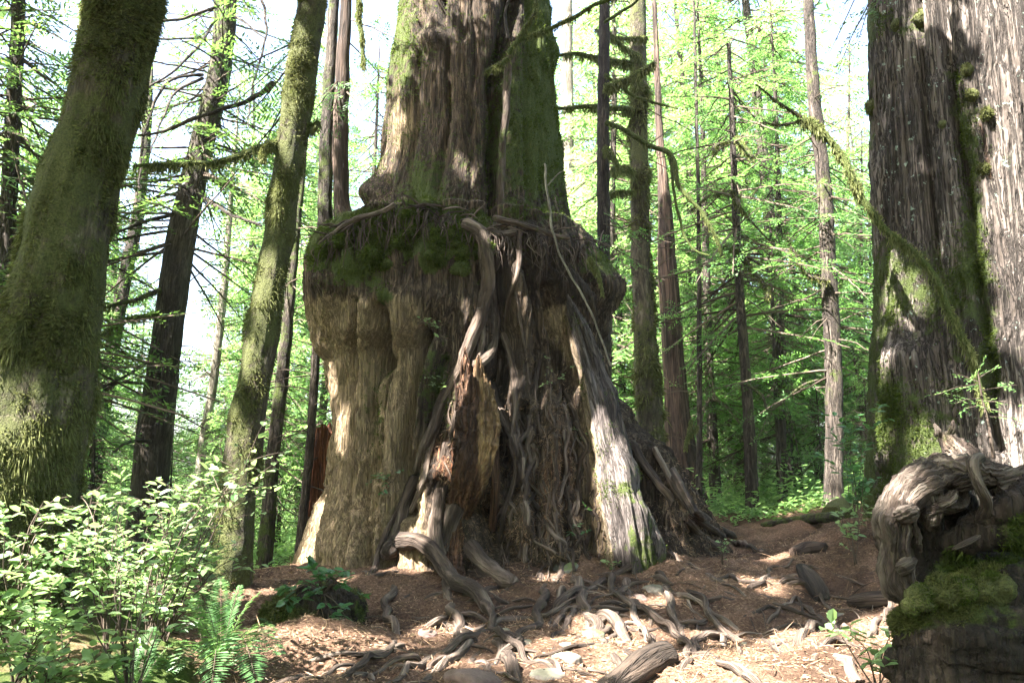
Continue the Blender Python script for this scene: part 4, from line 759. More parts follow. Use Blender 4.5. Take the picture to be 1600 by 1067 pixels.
for px in (100, 190, 240, 285, 330, 395, 440, 462, 500, 150, 370): plant(px + gF.normal(0, 8), gF.uniform(15, 24), 3 + gF.integers(0, 2), gF.uniform(.8, 1.2), yl, 'young hemlocks left of the giant cedar')
for px in (985, 1040, 1105, 1130, 1200, 1235, 1265, 1345, 1070, 1160, 1215, 1330, 1010, 1120): plant(px + gF.normal(0, 8), gF.uniform(15.5, 24), 3 + gF.integers(0, 2), gF.uniform(.7, 1.1), yr, 'young hemlocks right of the giant cedar')
mid_l, mid_r = 'shadier hemlock with dense drooping sprays left of the giant cedar', 'shadier hemlock with dense drooping sprays right of the giant cedar'
PR += [proto(11, 9, 2.6, 120, 1.25, M_fine_hem), proto(12, 13, 2.7, 140, 1.3, M_fine_hem)]
for px, Yk, k, s_ in ((1115, 17, 6, .95), (1215, 16.5, 6, .85), (1010, 19, 5, 1.), (1075, 20, 5, 1.), (1340, 18.5, 5, 1.), (1240, 21, 6, 1.), (965, 20, 6, .9)): plant(px, Yk, k, s_, mid_r, 'shadier hemlocks right of the giant cedar')
for px, Yk, k, s_ in ((70, 17, 6, 1.), (130, 20, 5, 1.1), (395, 21, 6, 1.), (580, 19, 6, 1.), (-30, 15, 5, 1.)): plant(px, Yk, k, s_, mid_l, 'shadier hemlocks left of the giant cedar')
# far wood that reads as one mass
gW = np.random.default_rng(55); A = []
for k in range(2300):
    px = gW.choice([gW.uniform(-250, 640), gW.uniform(840, 1420), gW.uniform(1400, 1900)], p=[.42, .50, .08]); Yk = gW.uniform(37, 62)
    gap = math.exp(-((px - 285) / 110) ** 2); zmax = 30 * (.60 + .40 * sstep(430, 560, px) + .25 * math.sin(px * .021)) * (1 - .62 * gap); x = (px - 800) / FPX * Yk; z = -1.5 + zmax * gW.random() ** 1.2; s = np.array([x, Yk, z])
    if gap > .5 and gW.random() < .35: continue
    th = gW.uniform(0, 6.28); e = s + np.array([math.cos(th), math.sin(th), gW.normal(-.3, .2)]) * gW.uniform(2.2, 4.2); A.append(bough(s, e, gW.uniform(.8, 1.4), gW, .34, .12, size=3.4))
for k in range(1500):                     # unseen wood added behind the viewer and to both sides, cutting the skylight
    th = gW.uniform(math.radians(40), math.radians(320)); rr_ = gW.uniform(17, 27); s = np.array([math.sin(th) * rr_, math.cos(th) * rr_, gW.uniform(-.5, 13)])
    if abs(proj(s[None])[0][0] - 800) < 1000 and s[1] > 0: continue
    m = 40; o = s + gW.normal(size=(m, 3)) * np.array([1.1, 1.1, .6]); d = rvec(m, gW); d[:, 2] = d[:, 2] * .5 - .15; d = nrm(d); A.append(cards(o, d, nrm(np.cross(d, np.array([0, 0, 1.]) + rvec(m, gW) * .8)), gW.uniform(.3, .8, m), gW.uniform(.15, .35, m)))
fw = link('far_forest', mesh_np('far_forest', *join(A)[:2], M_far_hem, False)); tag(fw, 'distant pale green wall of forest beyond the nearer hemlocks, plus unseen shading foliage round the viewer', 'forest', kind='stuff')
# undergrowth on the forest floor
gU = np.random.default_rng(56); n = 60000
uy = gU.uniform(11.5, 34, n); upx = np.where(gU.random(n) < .5, gU.uniform(-150, 600, n), gU.uniform(960, 1380, n)); ux = (upx - 800) / FPX * uy
keep = ~((uy < 13.5) & (upx > 1000) & (upx < 1320)); ux, uy = ux[keep], uy[keep]; n = len(ux)
clump = np.clip(.35 + fbm(np.column_stack([ux * .9, uy * .9, np.zeros(n)]), 3), .03, 1); uz = hz(ux, uy) + gU.random(n) ** .8 * clump * np.clip(.5 + (uy - 12) * .09, .5, 1.6)
d = rvec(n, gU); d[:, 2] = d[:, 2] * .35 + .1; nn = nrm(np.array([0, 0, 1.]) + rvec(n, gU) * .45)
lg = leaves(np.column_stack([ux, uy, uz]), nrm(d), nn, gU.uniform(.05, .16, n), gU.uniform(.03, .09, n))
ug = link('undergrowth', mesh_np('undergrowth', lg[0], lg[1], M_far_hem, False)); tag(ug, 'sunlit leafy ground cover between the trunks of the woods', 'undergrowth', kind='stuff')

# ------------------------------------------------------------------ unseen canopy added above the picture to shade the foreground, gaps cut for sun
gC = np.random.default_rng(91); n = 20000
Tt = np.column_stack([gC.uniform(-8, 10.5, n), gC.uniform(-5, 13.4, n), np.full(n, 1.2)]); zq = gC.uniform(10.5, 17, n); C0 = Tt + SUN * ((zq - 1.2) / SUN[2])[:, None]
m = 10; o = np.repeat(C0, m, 0) + gC.normal(size=(n * m, 3)) * np.array([.30, .30, .10]); d = rvec(n * m, gC); d[:, 2] *= .35; d = nrm(d); s = nrm(np.cross(d, np.array([0, 0, 1.]) + rvec(n * m, gC) * .5)); ln = gC.uniform(.16, .34, n * m)
ctr = o + d * ln[:, None] * .5; keep = np.ones(len(o), bool)
for p, r in SPOT:
    q = ctr - p; al = q @ SUN; dist = np.linalg.norm(q - al[:, None] * SUN, axis=1); keep &= ~(dist < r * (1.05 + .35 * np.sin(al * 9 + ctr[:, 0] * 14)) + .09)
# nothing of it inside the picture
for q in (ctr,):
    px, py = proj(q); keep &= ~((q[:, 1] > .2) & (px > -60) & (px < 1660) & (py > -40))
o, d, s, ln = o[keep], d[keep], s[keep], ln[keep]
own = [('big', T_big), ('mos', T_mos), ('dark', T_dark), ('pairl', T_pairl), ('leftbg', T_leftbg)]
axs = np.array([[*TREES[k][1](11.0)] for k, _ in own] + [[0.0, CY]]); hosts = [t for _, t in own] + [cedar]
near = np.argmin(np.linalg.norm(o[:, None, :2] - axs[None], axis=2), axis=1)
for k, t in enumerate(hosts):
    i = near == k
    if i.sum() > 50: part('crown', t, cards(o[i], d[i], s[i], ln[i], ln[i] * .34), M_dark_hem, smooth=False)  # added light-blocking leaf cards, hung on the nearest tree as its crown

# ------------------------------------------------------------------ weathered root stump and rotten log, right foreground
def remesh(geos, voxel, disp):
    v, f, m, t = join(geos); me = mesh_np('tmp', v, f); o = bpy.data.objects.new('tmp', me); col.objects.link(o)
    md = o.modifiers.new('r', 'REMESH'); md.mode = 'VOXEL'; md.voxel_size = voxel; md.use_smooth_shade = True
    dg = bpy.context.evaluated_depsgraph_get(); ev = o.evaluated_get(dg).to_mesh()
    vv = np.zeros(len(ev.vertices) * 3, np.float32); ev.vertices.foreach_get('co', vv); vv = vv.reshape(-1, 3).astype(float)
    ln = np.zeros(len(ev.polygons), np.int32); ev.polygons.foreach_get('loop_total', ln); nl = np.zeros(len(vv) * 3, np.float32); ev.vertices.foreach_get('normal', nl)
    li = np.zeros(len(ev.loops), np.int32); ev.loops.foreach_get('vertex_index', li)
    q = li.reshape(-1, 4) if (ln == 4).all() else None
    bpy.data.objects.remove(o)
    if q is None:
        st = np.cumsum(ln) - ln; q = np.array([li[a:a + 4] if b == 4 else [li[a], li[a + 1], li[a + 2], li[a + 2]] for a, b in zip(st, ln)])
    # relax
    for _ in range(3):
        acc = np.zeros_like(vv); cnt = np.zeros(len(vv))
        for a, b in ((0, 1), (1, 2), (2, 3), (3, 0)):
            np.add.at(acc, q[:, a], vv[q[:, b]]); np.add.at(acc, q[:, b], vv[q[:, a]]); np.add.at(cnt, q[:, a], 1); np.add.at(cnt, q[:, b], 1)
        vv = vv * .4 + .6 * acc / np.maximum(cnt, 1)[:, None]
    vv = vv + nl.reshape(-1, 3) * disp(vv)[:, None]
    return vv, q, np.zeros((len(vv), 3)), vv.copy()
SY = 4.6
def st(pts, r, Y=SY, **kw):
    q = np.array([P(x, y, Y + (dy[0] if dy else 0)) for x, y, *dy in pts]); return tube(q, np.array(r) * mpp(Y), sides=20, lump=.12, lscale=5, seed=len(pts) + pts[0][0], **kw)
def sw(pts, r): return tube(np.array([P(x + 14, y + 14, SY + (dy[0] if dy else 0)) for x, y, *dy in pts]), np.array(r) * mpp(SY) * .86, sides=84, n=150, lump=.32, lscale=5, flute=.26, grain=.05, seed=len(pts) * 3 + pts[0][0], squash=.85)
gn_ = [sw([(1475, 728, .10), (1430, 735), (1398, 762), (1386, 820), (1390, 875), (1408, 908), (1438, 926, .05), (1452, 925, .15)], [30, 32, 33, 30, 28, 24, 17, 8]), sw([(1440, 760, .0), (1446, 790, -.02), (1440, 812, .05)], [20, 15, 6]), sw([(1420, 725, .1), (1470, 718), (1520, 730), (1560, 748, .1)], [20, 22, 24, 26]),
       sw([(1500, 738, .1), (1488, 708, .15), (1472, 685, .2), (1462, 668, .22)], [34, 24, 17, 13]), sw([(1530, 745), (1580, 732), (1640, 705), (1720, 690)], [24, 18, 26, 36]), sw([(1430, 790, -.02), (1455, 778, -.06), (1480, 778), (1490, 765)], [12, 16, 14, 14])]
inn = [st([(1440, 780, .15), (1455, 820, .2), (1470, 870, .2), (1480, 910, .1)], [16, 12, 9, 8]), st([(1480, 765, .2), (1500, 800, .35), (1520, 850, .4), (1600, 870, .4), (1700, 870, .4)], [22, 22, 34, 60, 80]), st([(1505, 830, .1), (1560, 800, -.1), (1610, 770, -.1), (1680, 740, -.1)], [8, 13, 17, 24]), st([(1470, 850, .15), (1520, 838, .0), (1600, 812, -.05), (1700, 800, -.05)], [6, 16, 26, 34]),
       st([(1425, 925, .2), (1480, 910, .3), (1560, 935, .25), (1700, 940, .3)], [22, 56, 66, 90]), st([(1400, 800, .3), (1430, 860, .35), (1450, 910, .35)], [24, 30, 40])]
def drift_disp(v):
    w = v + .10 * np.column_stack([fbm(v * 3, 3), fbm(v * 3 + 5, 3), fbm(v * 3 + 9, 3)])
    return .012 * ridged(w * np.array([8, 8, 2.2]), 2) + .014 * ridged(w * np.array([20, 20, 3.5]), 3) + .008 * ridged(w * np.array([48, 48, 8]), 3)
for x, y, r, dy in ((1440, 745, 22, -.06), (1405, 790, 15, -.10), (1492, 742, 20, -.05), (1400, 870, 14, -.08), (1465, 770, 13, -.1)): gn_.append(sw([(x - r, y + r * .4, dy + .06), (x, y, dy), (x + r * .9, y - r * .5, dy + .06)], [r * .4, r, r * .4]))
for x, y, x2, y2, r in ((1440, 915, 1462, 942, 9), (1425, 905, 1440, 945, 8), (1452, 672, 1446, 655, 6), (1470, 668, 1474, 650, 6), (1412, 800, 1424, 850, 6), (1380, 780, 1376, 860, 7)): gn_.append(sw([(x, y, -.04), ((x + x2) / 2 + 3, (y + y2) / 2, -.06), (x2, y2, -.02)], [r, r * .8, r * .25]))
dgeo = join(gn_); dv = dgeo[0]; dn = nrm(dv - P(1480, 830, SY + .2)); dv += dn * (.045 * fbm(dv * 5, 3) + .018 * ridged(dv * np.array([16, 16, 9]), 3))[:, None]; dpx, dpy = proj(dv)
dgeo[2][:, 1] = np.clip(.22 * sstep(1470, 1420, dpx) + .4 * blob(dpx, dpy, 1480, 690, 30, 40), 0, .8)
dgeo[2][:, 0] = .12 + .4 * blob(dpx, dpy, 1480, 680, 14, 20)
stump = thing('weathered_stump', 'gnarled bleached root stump curling over a mossy bank in right foreground', 'stump', P(1480, 930, SY + .1))
dr = part('root_crown', stump, dgeo, M_drift)
ig = remesh(inn, .0135, drift_disp); ix, iy = proj(ig[0]); ig[2][:, 0] = np.clip(.9 * sstep(850, 930, iy + .2 * (ix - 1500)) * sstep(1430, 1460, ix) + .6 * blob(ix, iy, 1490, 885, 16, 30) + .2 + .6 * blob(ix, iy, 1610, 830, 50, 30), 0, 1)
io = part('shade_dark_hollow_wood', stump, ig, M_blackwood); part('moss', io, tufts(ig, 26000, .030, .010, .2, np.clip(ig[2][:, 0] - .35, 0, 1) * (ig[0][:, 1] < 4.9), np.random.default_rng(15)), M_mossgreen)  # hollow's shade put into the colour: inner pieces get the dark wood
part('root', stump, st([(1535, 712, -.15), (1520, 722, -.2), (1528, 755, -.2), (1540, 785, -.15), (1530, 815, -.05)], [8, 9, 8, 8, 9], wob=.01), M_drift)
part('splinter', stump, st([(1488, 858, -.2), (1510, 848, -.22), (1532, 836, -.2)], [5, 9, 5], squash=.5), M_drift)
lg_ = []
for (pts, r) in [([(1400, 985, .1), (1470, 990), (1560, 1000), (1720, 1000)], [40, 55, 62, 70]), ([(1392, 1040, .15), (1450, 1045), (1540, 1050), (1720, 1060)], [36, 44, 50, 60]), ([(1400, 1110, .1), (1500, 1110, -.05), (1720, 1110)], [50, 60, 70]), ([(1440, 955, .1), (1500, 945), (1600, 930, .1), (1720, 930, .1)], [22, 34, 44, 50])]:
    lg_.append(st(pts, r))
lgeo = remesh(lg_, .014, lambda v: .035 * fbm(v * np.array([3, 7, 9]), 4) + .018 * ridged(v * np.array([3, 14, 14]), 3)); lv = lgeo[0]; lpx, lpy = proj(lv)
lgeo[2][:, 0] = np.clip(.26 + .5 * sstep(1000, 960, lpy) * sstep(1620, 1500, lpx) + .3 * fbm(lv * 3, 3), 0, 1)
rot = thing('rotten_log', 'blackened mossy rotten log lying under the gnarled root stump', 'log', P(1480, 1060, SY)); lo_ = part('log', rot, lgeo, M_blackwood)
part('moss', lo_, tufts(lgeo, 40000, .028, .010, .2, np.clip(lgeo[2][:, 0] - .4, 0, 1) * (lv[:, 1] < 4.8), np.random.default_rng(6)), M_moss)
for k, (x, y, r) in enumerate([(1440, 935, 22), (1470, 925, 24), (1500, 930, 26), (1530, 925, 22), (1425, 945, 15), (1560, 920, 24), (1550, 905, 14)]):
    p = P(x, y, SY - .12); mm_ = mpp(SY) * r; g3 = tube(np.array([p + [-mm_, 0, -.01], p, p + [mm_, .02, 0]]), [mm_ * .5, mm_ * .85, mm_ * .5], sides=16, n=14, lump=.6, lscale=16, seed=k, mask=(1, 0, 0)); o3 = part('moss_cushion', rot, g3, M_mossbark)
    part('moss', o3, tufts(g3, 2600, .022, .009, .1, None, np.random.default_rng(k)), M_moss if k % 2 else M_mossgreen)
# red broken stump behind the cedar's left foot
pts = np.array([P(505, 900, 13.2), P(505, 830, 13.2), P(507, 740, 13.2), P(510, 672, 13.2)]); g4 = tube(pts, np.array([38, 34, 27, 24]) * mpp(13.2), sides=40, n=60, lump=.12, flute=.2, seed=8, taper_end=False, mask=(.05, 0, .9)); q = g4[0]; q[:, 2] += sstep(P(0, 720, 13.2)[2], P(0, 672, 13.2)[2], q[:, 2]) * .35 * perlin(np.column_stack([q[:, 0] * 6, q[:, 1] * 6, 0 * q[:, 0]]))
t = thing('broken_stump', 'jagged red brown broken stump behind the left foot of giant cedar', 'stump', P(505, 880, 13.2)); part('trunk', t, g4, M_snag)

# ------------------------------------------------------------------ plants
def shrub(name, label, cat, base, tips, nleaf, ll, mat, g, stem_r=.007, spread=.35, stem_mat=None, ratio=.55, side=7, group=None, flat=.35):
    """base point, tips: ends of main stems; leaves on side twigs"""
    t = thing(name, label, cat, base, group); base = np.array(base, float); ST, O, D, Nn = [], [], [], []
    for tip in tips:
        tip = np.array(tip, float); L = np.linalg.norm(tip - base); mid = base * .5 + tip * .5 + [0, 0, .18 * L] + g.normal(0, .06, 3) * L; c = spline(np.array([base, mid, tip]), 14)
        ST.append(tube(c, np.linspace(stem_r, stem_r * .3, 14), sides=6, n=16, seed=g.integers(99), wob=.03))
        for k in range(side):
            i = g.integers(4, 14); d = nrm((c[min(i, 13)] - c[i - 2] + g.normal(size=3) * np.array([.5, .5, .22]) * L * spread)[None])[0]; l2 = L * spread * g.uniform(.4, 1.1); e = c[i] + d * l2 + [0, 0, -.05 * l2]
            ST.append(tube(np.array([c[i], c[i] + d * l2 * .5 + [0, 0, .03 * l2], e]), [stem_r * .4, stem_r * .3, stem_r * .15], sides=4, n=6, seed=k))
            m = max(3, int(nleaf / len(tips) / side)); u = (np.arange(m) + .6) / m; s = nrm(np.cross(d, [0, 0, 1.])[None])[0] * np.where(np.arange(m) % 2, 1, -1)[:, None]
            O.append(c[i] + (e - c[i]) * u[:, None]); D.append(nrm(d * .6 + s + g.normal(size=(m, 3)) * .3)); Nn.append(nrm(np.array([0, 0, 1.]) + g.normal(size=(m, 3)) * flat))
    O, D, Nn = map(np.concatenate, (O, D, Nn)); l = ll * g.uniform(.35, 1.25, len(O))
    part('stems', t, join(ST), stem_mat or M_dead); part('leaves', t, leaves(O, D, Nn, l, l * ratio), mat, smooth=False); return t
gs = np.random.default_rng(8)
SH = [('broad shrub of pale rounded leaves at the far left below the leftmost mossy trunk', (30, 1010, 5.3), [(-60, 790, 5.4), (10, 830, 5.0), (60, 800, 5.5), (-20, 900, 4.9), (100, 850, 5.2)], 520, .055),
      ('tall sunlit shrub reaching up before the dark conifer foot', (170, 1010, 5.6), [(120, 780, 5.9), (190, 770, 5.6), (240, 790, 5.5), (150, 840, 5.2), (210, 870, 5.2)], 620, .05),
      ('arching sunlit shrub whose long bough crosses the slender mossy trunk', (215, 1067, 5.3), [(385, 735, 5.9), (330, 790, 5.7), (280, 800, 5.6), (410, 745, 6.2), (300, 870, 5.4)], 560, .05),
      ('low bright shrub at the left edge near the picture foot', (20, 1080, 4.9), [(-40, 950, 4.8), (40, 960, 4.7), (90, 930, 4.9), (120, 990, 4.7)], 420, .05),
      ('loose shrub of small leaves beside the base of the slender mossy trunk', (255, 1010, 6.3), [(310, 870, 6.6), (240, 850, 6.4), (270, 900, 6.2), (390, 870, 6.9), (220, 930, 6.0)], 380, .045),
      ('sparse shrub with upright reddish bare stems in front of left thicket', (200, 1085, 4.8), [(185, 880, 4.9), (150, 930, 4.7), (230, 940, 4.8), (245, 900, 5.0)], 260, .048),
      ('shaded shrub filling the gap between leftmost trunk and dark conifer', (110, 960, 6.6), [(60, 800, 6.9), (150, 790, 7.0), (200, 810, 6.8), (110, 850, 6.4)], 520, .05),
      ('fine leaved shrub between dark conifer and slender mossy trunk', (270, 960, 7.4), [(230, 800, 7.8), (280, 780, 7.6), (320, 820, 7.7), (250, 860, 7.0)], 480, .048)]
SH += [('low broad shrub carpeting the ground in front of the dark conifer foot', (230, 960, 6.6), [(180, 860, 6.9), (260, 850, 7.0), (300, 880, 6.6), (330, 850, 7.2), (200, 900, 6.3)], 420, .05), ('leafy shrub close to the slender mossy trunk on its left', (320, 960, 7.0), [(290, 800, 7.4), (340, 770, 7.2), (300, 850, 7.0), (335, 880, 6.8)], 300, .045), ('shrub with wide leaves in the lower left corner', (60, 1110, 4.6), [(0, 1010, 4.5), (90, 1010, 4.4), (130, 1040, 4.6), (50, 1030, 4.3)], 200, .06)]
for lb, b, tp, nl, ll in SH:
    bp = P(*b); bp[2] = min(bp[2], hz(bp[:1], bp[1:2])[0] + .02); shrub('shrub', lb, 'shrub', bp, [P(*q) + gs.normal(0, .05, 3) for q in tp for _ in (0, 1)], nl * .85, ll * 1.6, M_shrub, gs, group='leafy shrubs on the left bank')
# salal and seedlings
b = P(505, 925, 7.3); shrub('salal_bush', 'dark green broad leaved salal sprouting from the mossy root mound', 'shrub', b, [P(x, y, 7.1) for x, y in ((455, 915), (490, 890), (545, 898), (558, 925), (520, 965), (545, 990), (470, 935), (500, 905), (530, 915), (440, 940))], 190, .105, M_salal, gs, .006, .3, ratio=.6, side=4)
for lb, (x, y), tp, nl, ll in [('sprig of dark leaves growing in a cleft on lower left of cedar', (612, 752), [(590, 745), (625, 735), (600, 765), (580, 752)], 26, .075), ('pale leafy twig jutting from beneath the bulging left shoulder of cedar', (652, 505), [(690, 512), (700, 520), (665, 500), (680, 522)], 30, .05),
        ('small pale twig halfway down the cedar cleft left of red snag', (694, 600), [(665, 592), (690, 606), (675, 600)], 10, .06), ('small sprig beside the right buttress, near the ground', (905, 826), [(920, 790), (900, 818), (915, 830), (890, 830)], 16, .07), ('green sprigs on the rotten face left of the right buttress', (868, 600), [(860, 560), (890, 575), (850, 600), (880, 590)], 40, .04),
        ('tiny seedlings low in the rotten face at centre right', (905, 680), [(895, 670), (925, 680), (910, 690)], 26, .04), ('little plant at the foot of the right buttress', (958, 885), [(945, 878), (970, 880), (958, 892)], 18, .06), ('leafy sprig out of the right side of the buttress', (965, 560), [(985, 545), (1005, 555), (990, 570), (950, 560)], 34, .045)]:
    p = S(x, y, .03); shrub('seedling', lb, 'plant', p, [S(a, c) * .0 + P(a, c, p[1] - .12) for a, c in tp], nl * 1.6, ll, M_salal if ll > .06 else M_shrub, gs, .004, .4, side=3)
for lb, b, tp, nl, ll in [('tall broad leaved shrub against the left side of great grey cedar', (1335, 800, 9.0), [(1300, 650, 9.2), (1335, 640, 9.0), (1370, 640, 9.0), (1310, 690, 8.9), (1350, 700, 8.8), (1290, 720, 9.2), (1330, 750, 8.7)], 260, .10), ('low bright leafy plant beside the right hand path', (1330, 800, 8.6), [(1310, 790, 8.5), (1345, 780, 8.4), (1320, 815, 8.4), (1360, 790, 8.5)], 90, .09),
        ('low plant with large pale leaves in the sun beside the rotten log', (1370, 1060, 4.9), [(1310, 985, 5.2), (1330, 990, 5.1), (1400, 985, 4.9), (1350, 1025, 4.8), (1390, 1035, 4.7)], 22, .10), ('small seedling on the soil bank beside the path', (1128, 852, 9.), [(1120, 840, 9), (1140, 845, 8.9), (1130, 858, 8.9)], 24, .05)]:
    bp = P(*b); bp[2] = min(bp[2], hz(bp[:1], bp[1:2])[0] + .03); shrub('leafy_plant', lb, 'plant', bp, [P(*q) for q in tp], nl, ll, M_salal if ll > .095 and nl > 100 else M_shrub, gs, .006, .3, side=4)
# young sunlit hemlock on the right stump
t = thing('hemlock_seedling', 'little yellow green hemlock seedling with flat sunlit boughs before great grey cedar', 'tree', P(1553, 712, 7.6)); c = [P(1553, 715, 7.6), P(1545, 670, 7.6), P(1535, 625, 7.6), P(1528, 580, 7.6)]
part('stem', t, tube(np.array(c), [.018, .015, .011, .005], sides=8, seed=4, wob=.01), M_root); A, B = [], []
for x0, y0, x1, y1, dy in [(1530, 600, 1455, 612, -.2), (1530, 596, 1490, 582, .1), (1530, 590, 1560, 570, .1), (1532, 610, 1590, 600, -.1), (1534, 622, 1480, 628, -.3), (1534, 626, 1600, 630, .1), (1537, 636, 1570, 645, -.3), (1530, 585, 1530, 565, -.2), (1536, 632, 1500, 640, .2), (1540, 650, 1600, 655, .2)]:
    s, e = P(x0, y0, 7.6), P(x1, y1, 7.6 + dy); A.append(bough(s, e, .2, gB, 1.5, .05, size=.7)); B.append(bough_wood(s, e, .05, .006))
part_multi('crown', t, [(join(A), M_far_hem), (join(B), M_root)])
# sword ferns
def fern(label, base, fr, g):
    t = thing('sword_fern', label, 'fern', base); base = np.array(base)
    for (tip, arch) in fr:
        tip = np.array(tip); L = np.linalg.norm(tip - base); c = spline(np.array([base, base * .45 + tip * .55 + [0, 0, arch * L], tip]), 60); tg = nrm(np.gradient(c, axis=0)); sd = nrm(np.cross(tg, np.array([0, 0, 1.]) + g.normal(size=3) * .25)); up = np.cross(sd, tg)
        u = np.linspace(0, 1, 60)[8:]; i = np.arange(8, 60); l = .20 * L * np.sin(np.clip(u * .82 + .14, 0, 1) * math.pi) ** .8 + .006; G_ = []
        for s in (1, -1): G_.append(cards(c[i], nrm(sd[i] * s + tg[i] * .35 + up[i] * g.normal(-.12, .12, (len(i), 1))), tg[i], l * g.uniform(.85, 1.1, len(i)), .30 * L / 20 * 1.1, up[i] * .05))
        o = part('frond', t, join(G_), M_fern, smooth=False); part('rachis', o, tube(c, np.linspace(.004, .0012, 60), sides=5, n=24, lump=0), M_dead)
gf2 = np.random.default_rng(12)
def tipset(l): return [(P(x, y, Yk), a) for x, y, Yk, a in l]
b = G(345, 1030); fern('sword fern fanning its fronds at the foot of the slender mossy trunk', b, tipset([(290, 935, 5.9, .12), (345, 905, 6.3, .05), (405, 925, 6.2, .15), (432, 985, 5.9, .2), (400, 1062, 5.4, .25), (280, 985, 5.6, .25), (268, 1048, 5.4, .2), (375, 915, 6.3, .1), (312, 925, 5.8, .1), (440, 1020, 5.7, .22), (330, 1075, 5.2, .25)]), gf2)
b = P(215, 1075, 5.0); fern('sword fern half hidden under the sparse reddish stemmed shrub', b, tipset([(150, 1000, 5.0, .2), (175, 1030, 4.7, .2), (260, 1030, 4.8, .25), (290, 1000, 5.2, .2), (240, 980, 5.2, .1), (130, 1050, 4.8, .2)]), gf2)
b = P(440, 985, 7.2); fern('flat dark fern trailing at the foot of the mossy root mound', b, tipset([(480, 1000, 6.9, .1), (400, 990, 7.0, .1), (430, 1002, 6.8, .1), (460, 970, 7.2, .15), (405, 965, 7.3, .1)]), gf2)

# mossy root mound left of the cedar foot
mg = remesh([tube(np.array([P(418, 995, 7.3), P(440, 968, 7.4), P(475, 950, 7.5), P(520, 945, 7.6), P(570, 955, 7.8)]), np.array([14, 24, 32, 32, 20]) * mpp(7.5), sides=20, lump=.45, lscale=7, seed=3), tube(np.array([P(450, 990, 7.5), P(490, 968, 7.5), P(550, 978, 7.6)]), np.array([20, 30, 22]) * mpp(7.6), sides=20, lump=.45, lscale=7, seed=5)], .016, lambda v: .06 * fbm(v * 6, 4) + .03 * ridged(v * np.array([14, 14, 5]), 3))
mg[2][:, 0] = np.clip(.3 + .6 * sstep(470, 440, proj(mg[0])[0]) + .3 * fbm(mg[0] * 4, 3), 0, 1) ; t = thing('root_mound', 'dark mound of old roots and soil under the salal', 'stump', P(500, 970, 7.6)); o = part('wood', t, mg, M_blackwood); part('moss', o, tufts(mg, 6000, .04, .012, .5, np.clip(mg[2][:, 0] - .35, 0, 1)), M_moss)

# ------------------------------------------------------------------ loose wood, stones and litter on the path
def log(label, pts, r, mat, seed, mask=(0, 0, 0), name='log', cat='log', squash=.9, lift=.35, fl=.12):
    q = np.array([fg(x, y) + np.array([0, -.02, mpp(6.5) * rr * lift]) for (x, y), rr in zip(pts, r)]); g = tube(q, np.array(r) * mpp(q[:, 1].mean()), sides=22, n=30, lump=.18, lscale=5, flute=fl, seed=seed, mask=mask, taper_end=False, squash=squash); return single(name, g, mat, label, cat)
log('dark charred looking log end poking up at the bottom of the path', [(950, 1085), (985, 1060), (1020, 1040), (1046, 1030)], (18, 22, 24, 22), M_blackwood, 1, (.1, 0, 0))
log('short reddish sawn log lying below the gnarled root stump', [(1332, 945), (1360, 942), (1392, 940)], (12, 14, 14), M_redbark, 2)
log('broad dark rotting slab lying against the bank beside the path', [(1285, 940), (1276, 920), (1262, 898), (1252, 884)], (12, 16, 15, 9), M_blackwood, 3, squash=.4, name='wood_slab', cat='wood slab', lift=.1)
log('weathered plank like root lump behind the dark slab', [(1240, 868), (1262, 860), (1290, 858)], (10, 12, 9), M_redbark, 4)
log('thin broken branch lying at the right of the path', [(1262, 884), (1310, 900), (1350, 915)], (3, 2.5, 2), M_root, 5, name='branch', cat='branch', fl=0)
log('fallen dark log beyond the end of the path', [(1190, 822), (1260, 812), (1330, 808)], (6, 8, 8), M_blackwood, 6, (.5, 0, 0))
log('mossy stump lump beside the far end of the path', [(1300, 812), (1312, 800), (1318, 790)], (18, 18, 12), M_mossbark, 7, (.8, 0, 0), name='stump', cat='stump')
def stone(label, x, y, rx, ry, mat, seed, surf=fg):
    p = surf(x, y + ry * .4); m = mpp(p[1]); p = p - np.array([0, 0, .35 * ry * m]); u = np.linspace(0, 2 * math.pi, 28, endpoint=False); vv_ = np.linspace(-1, 1, 18); U, V = np.meshgrid(u, np.arcsin(vv_ * .999)); q = np.stack([np.cos(U) * np.cos(V), np.sin(U) * np.cos(V), np.sin(V)], -1).reshape(-1, 3)
    k = 1 + .28 * fbm(q * 1.3 + seed * 3.1, 3) ; g5 = np.random.default_rng(seed)
    for _ in range(7):
        nn = nrm(g5.normal(size=3)[None])[0]; k = np.minimum(k, (g5.uniform(.72, .95)) / np.maximum(q @ nn, .05))
    v = q * k[:, None] * np.array([rx, (rx + ry) * .5, ry]) * m + p; i = np.arange(17)[:, None] * 28; j = np.arange(28)[None]; f = np.stack([i + j, i + (j + 1) % 28, i + 28 + (j + 1) % 28, i + 28 + j], -1).reshape(-1, 4)
    return single('stone', (v, f, None, v * 1.0), mat, label, 'stone')
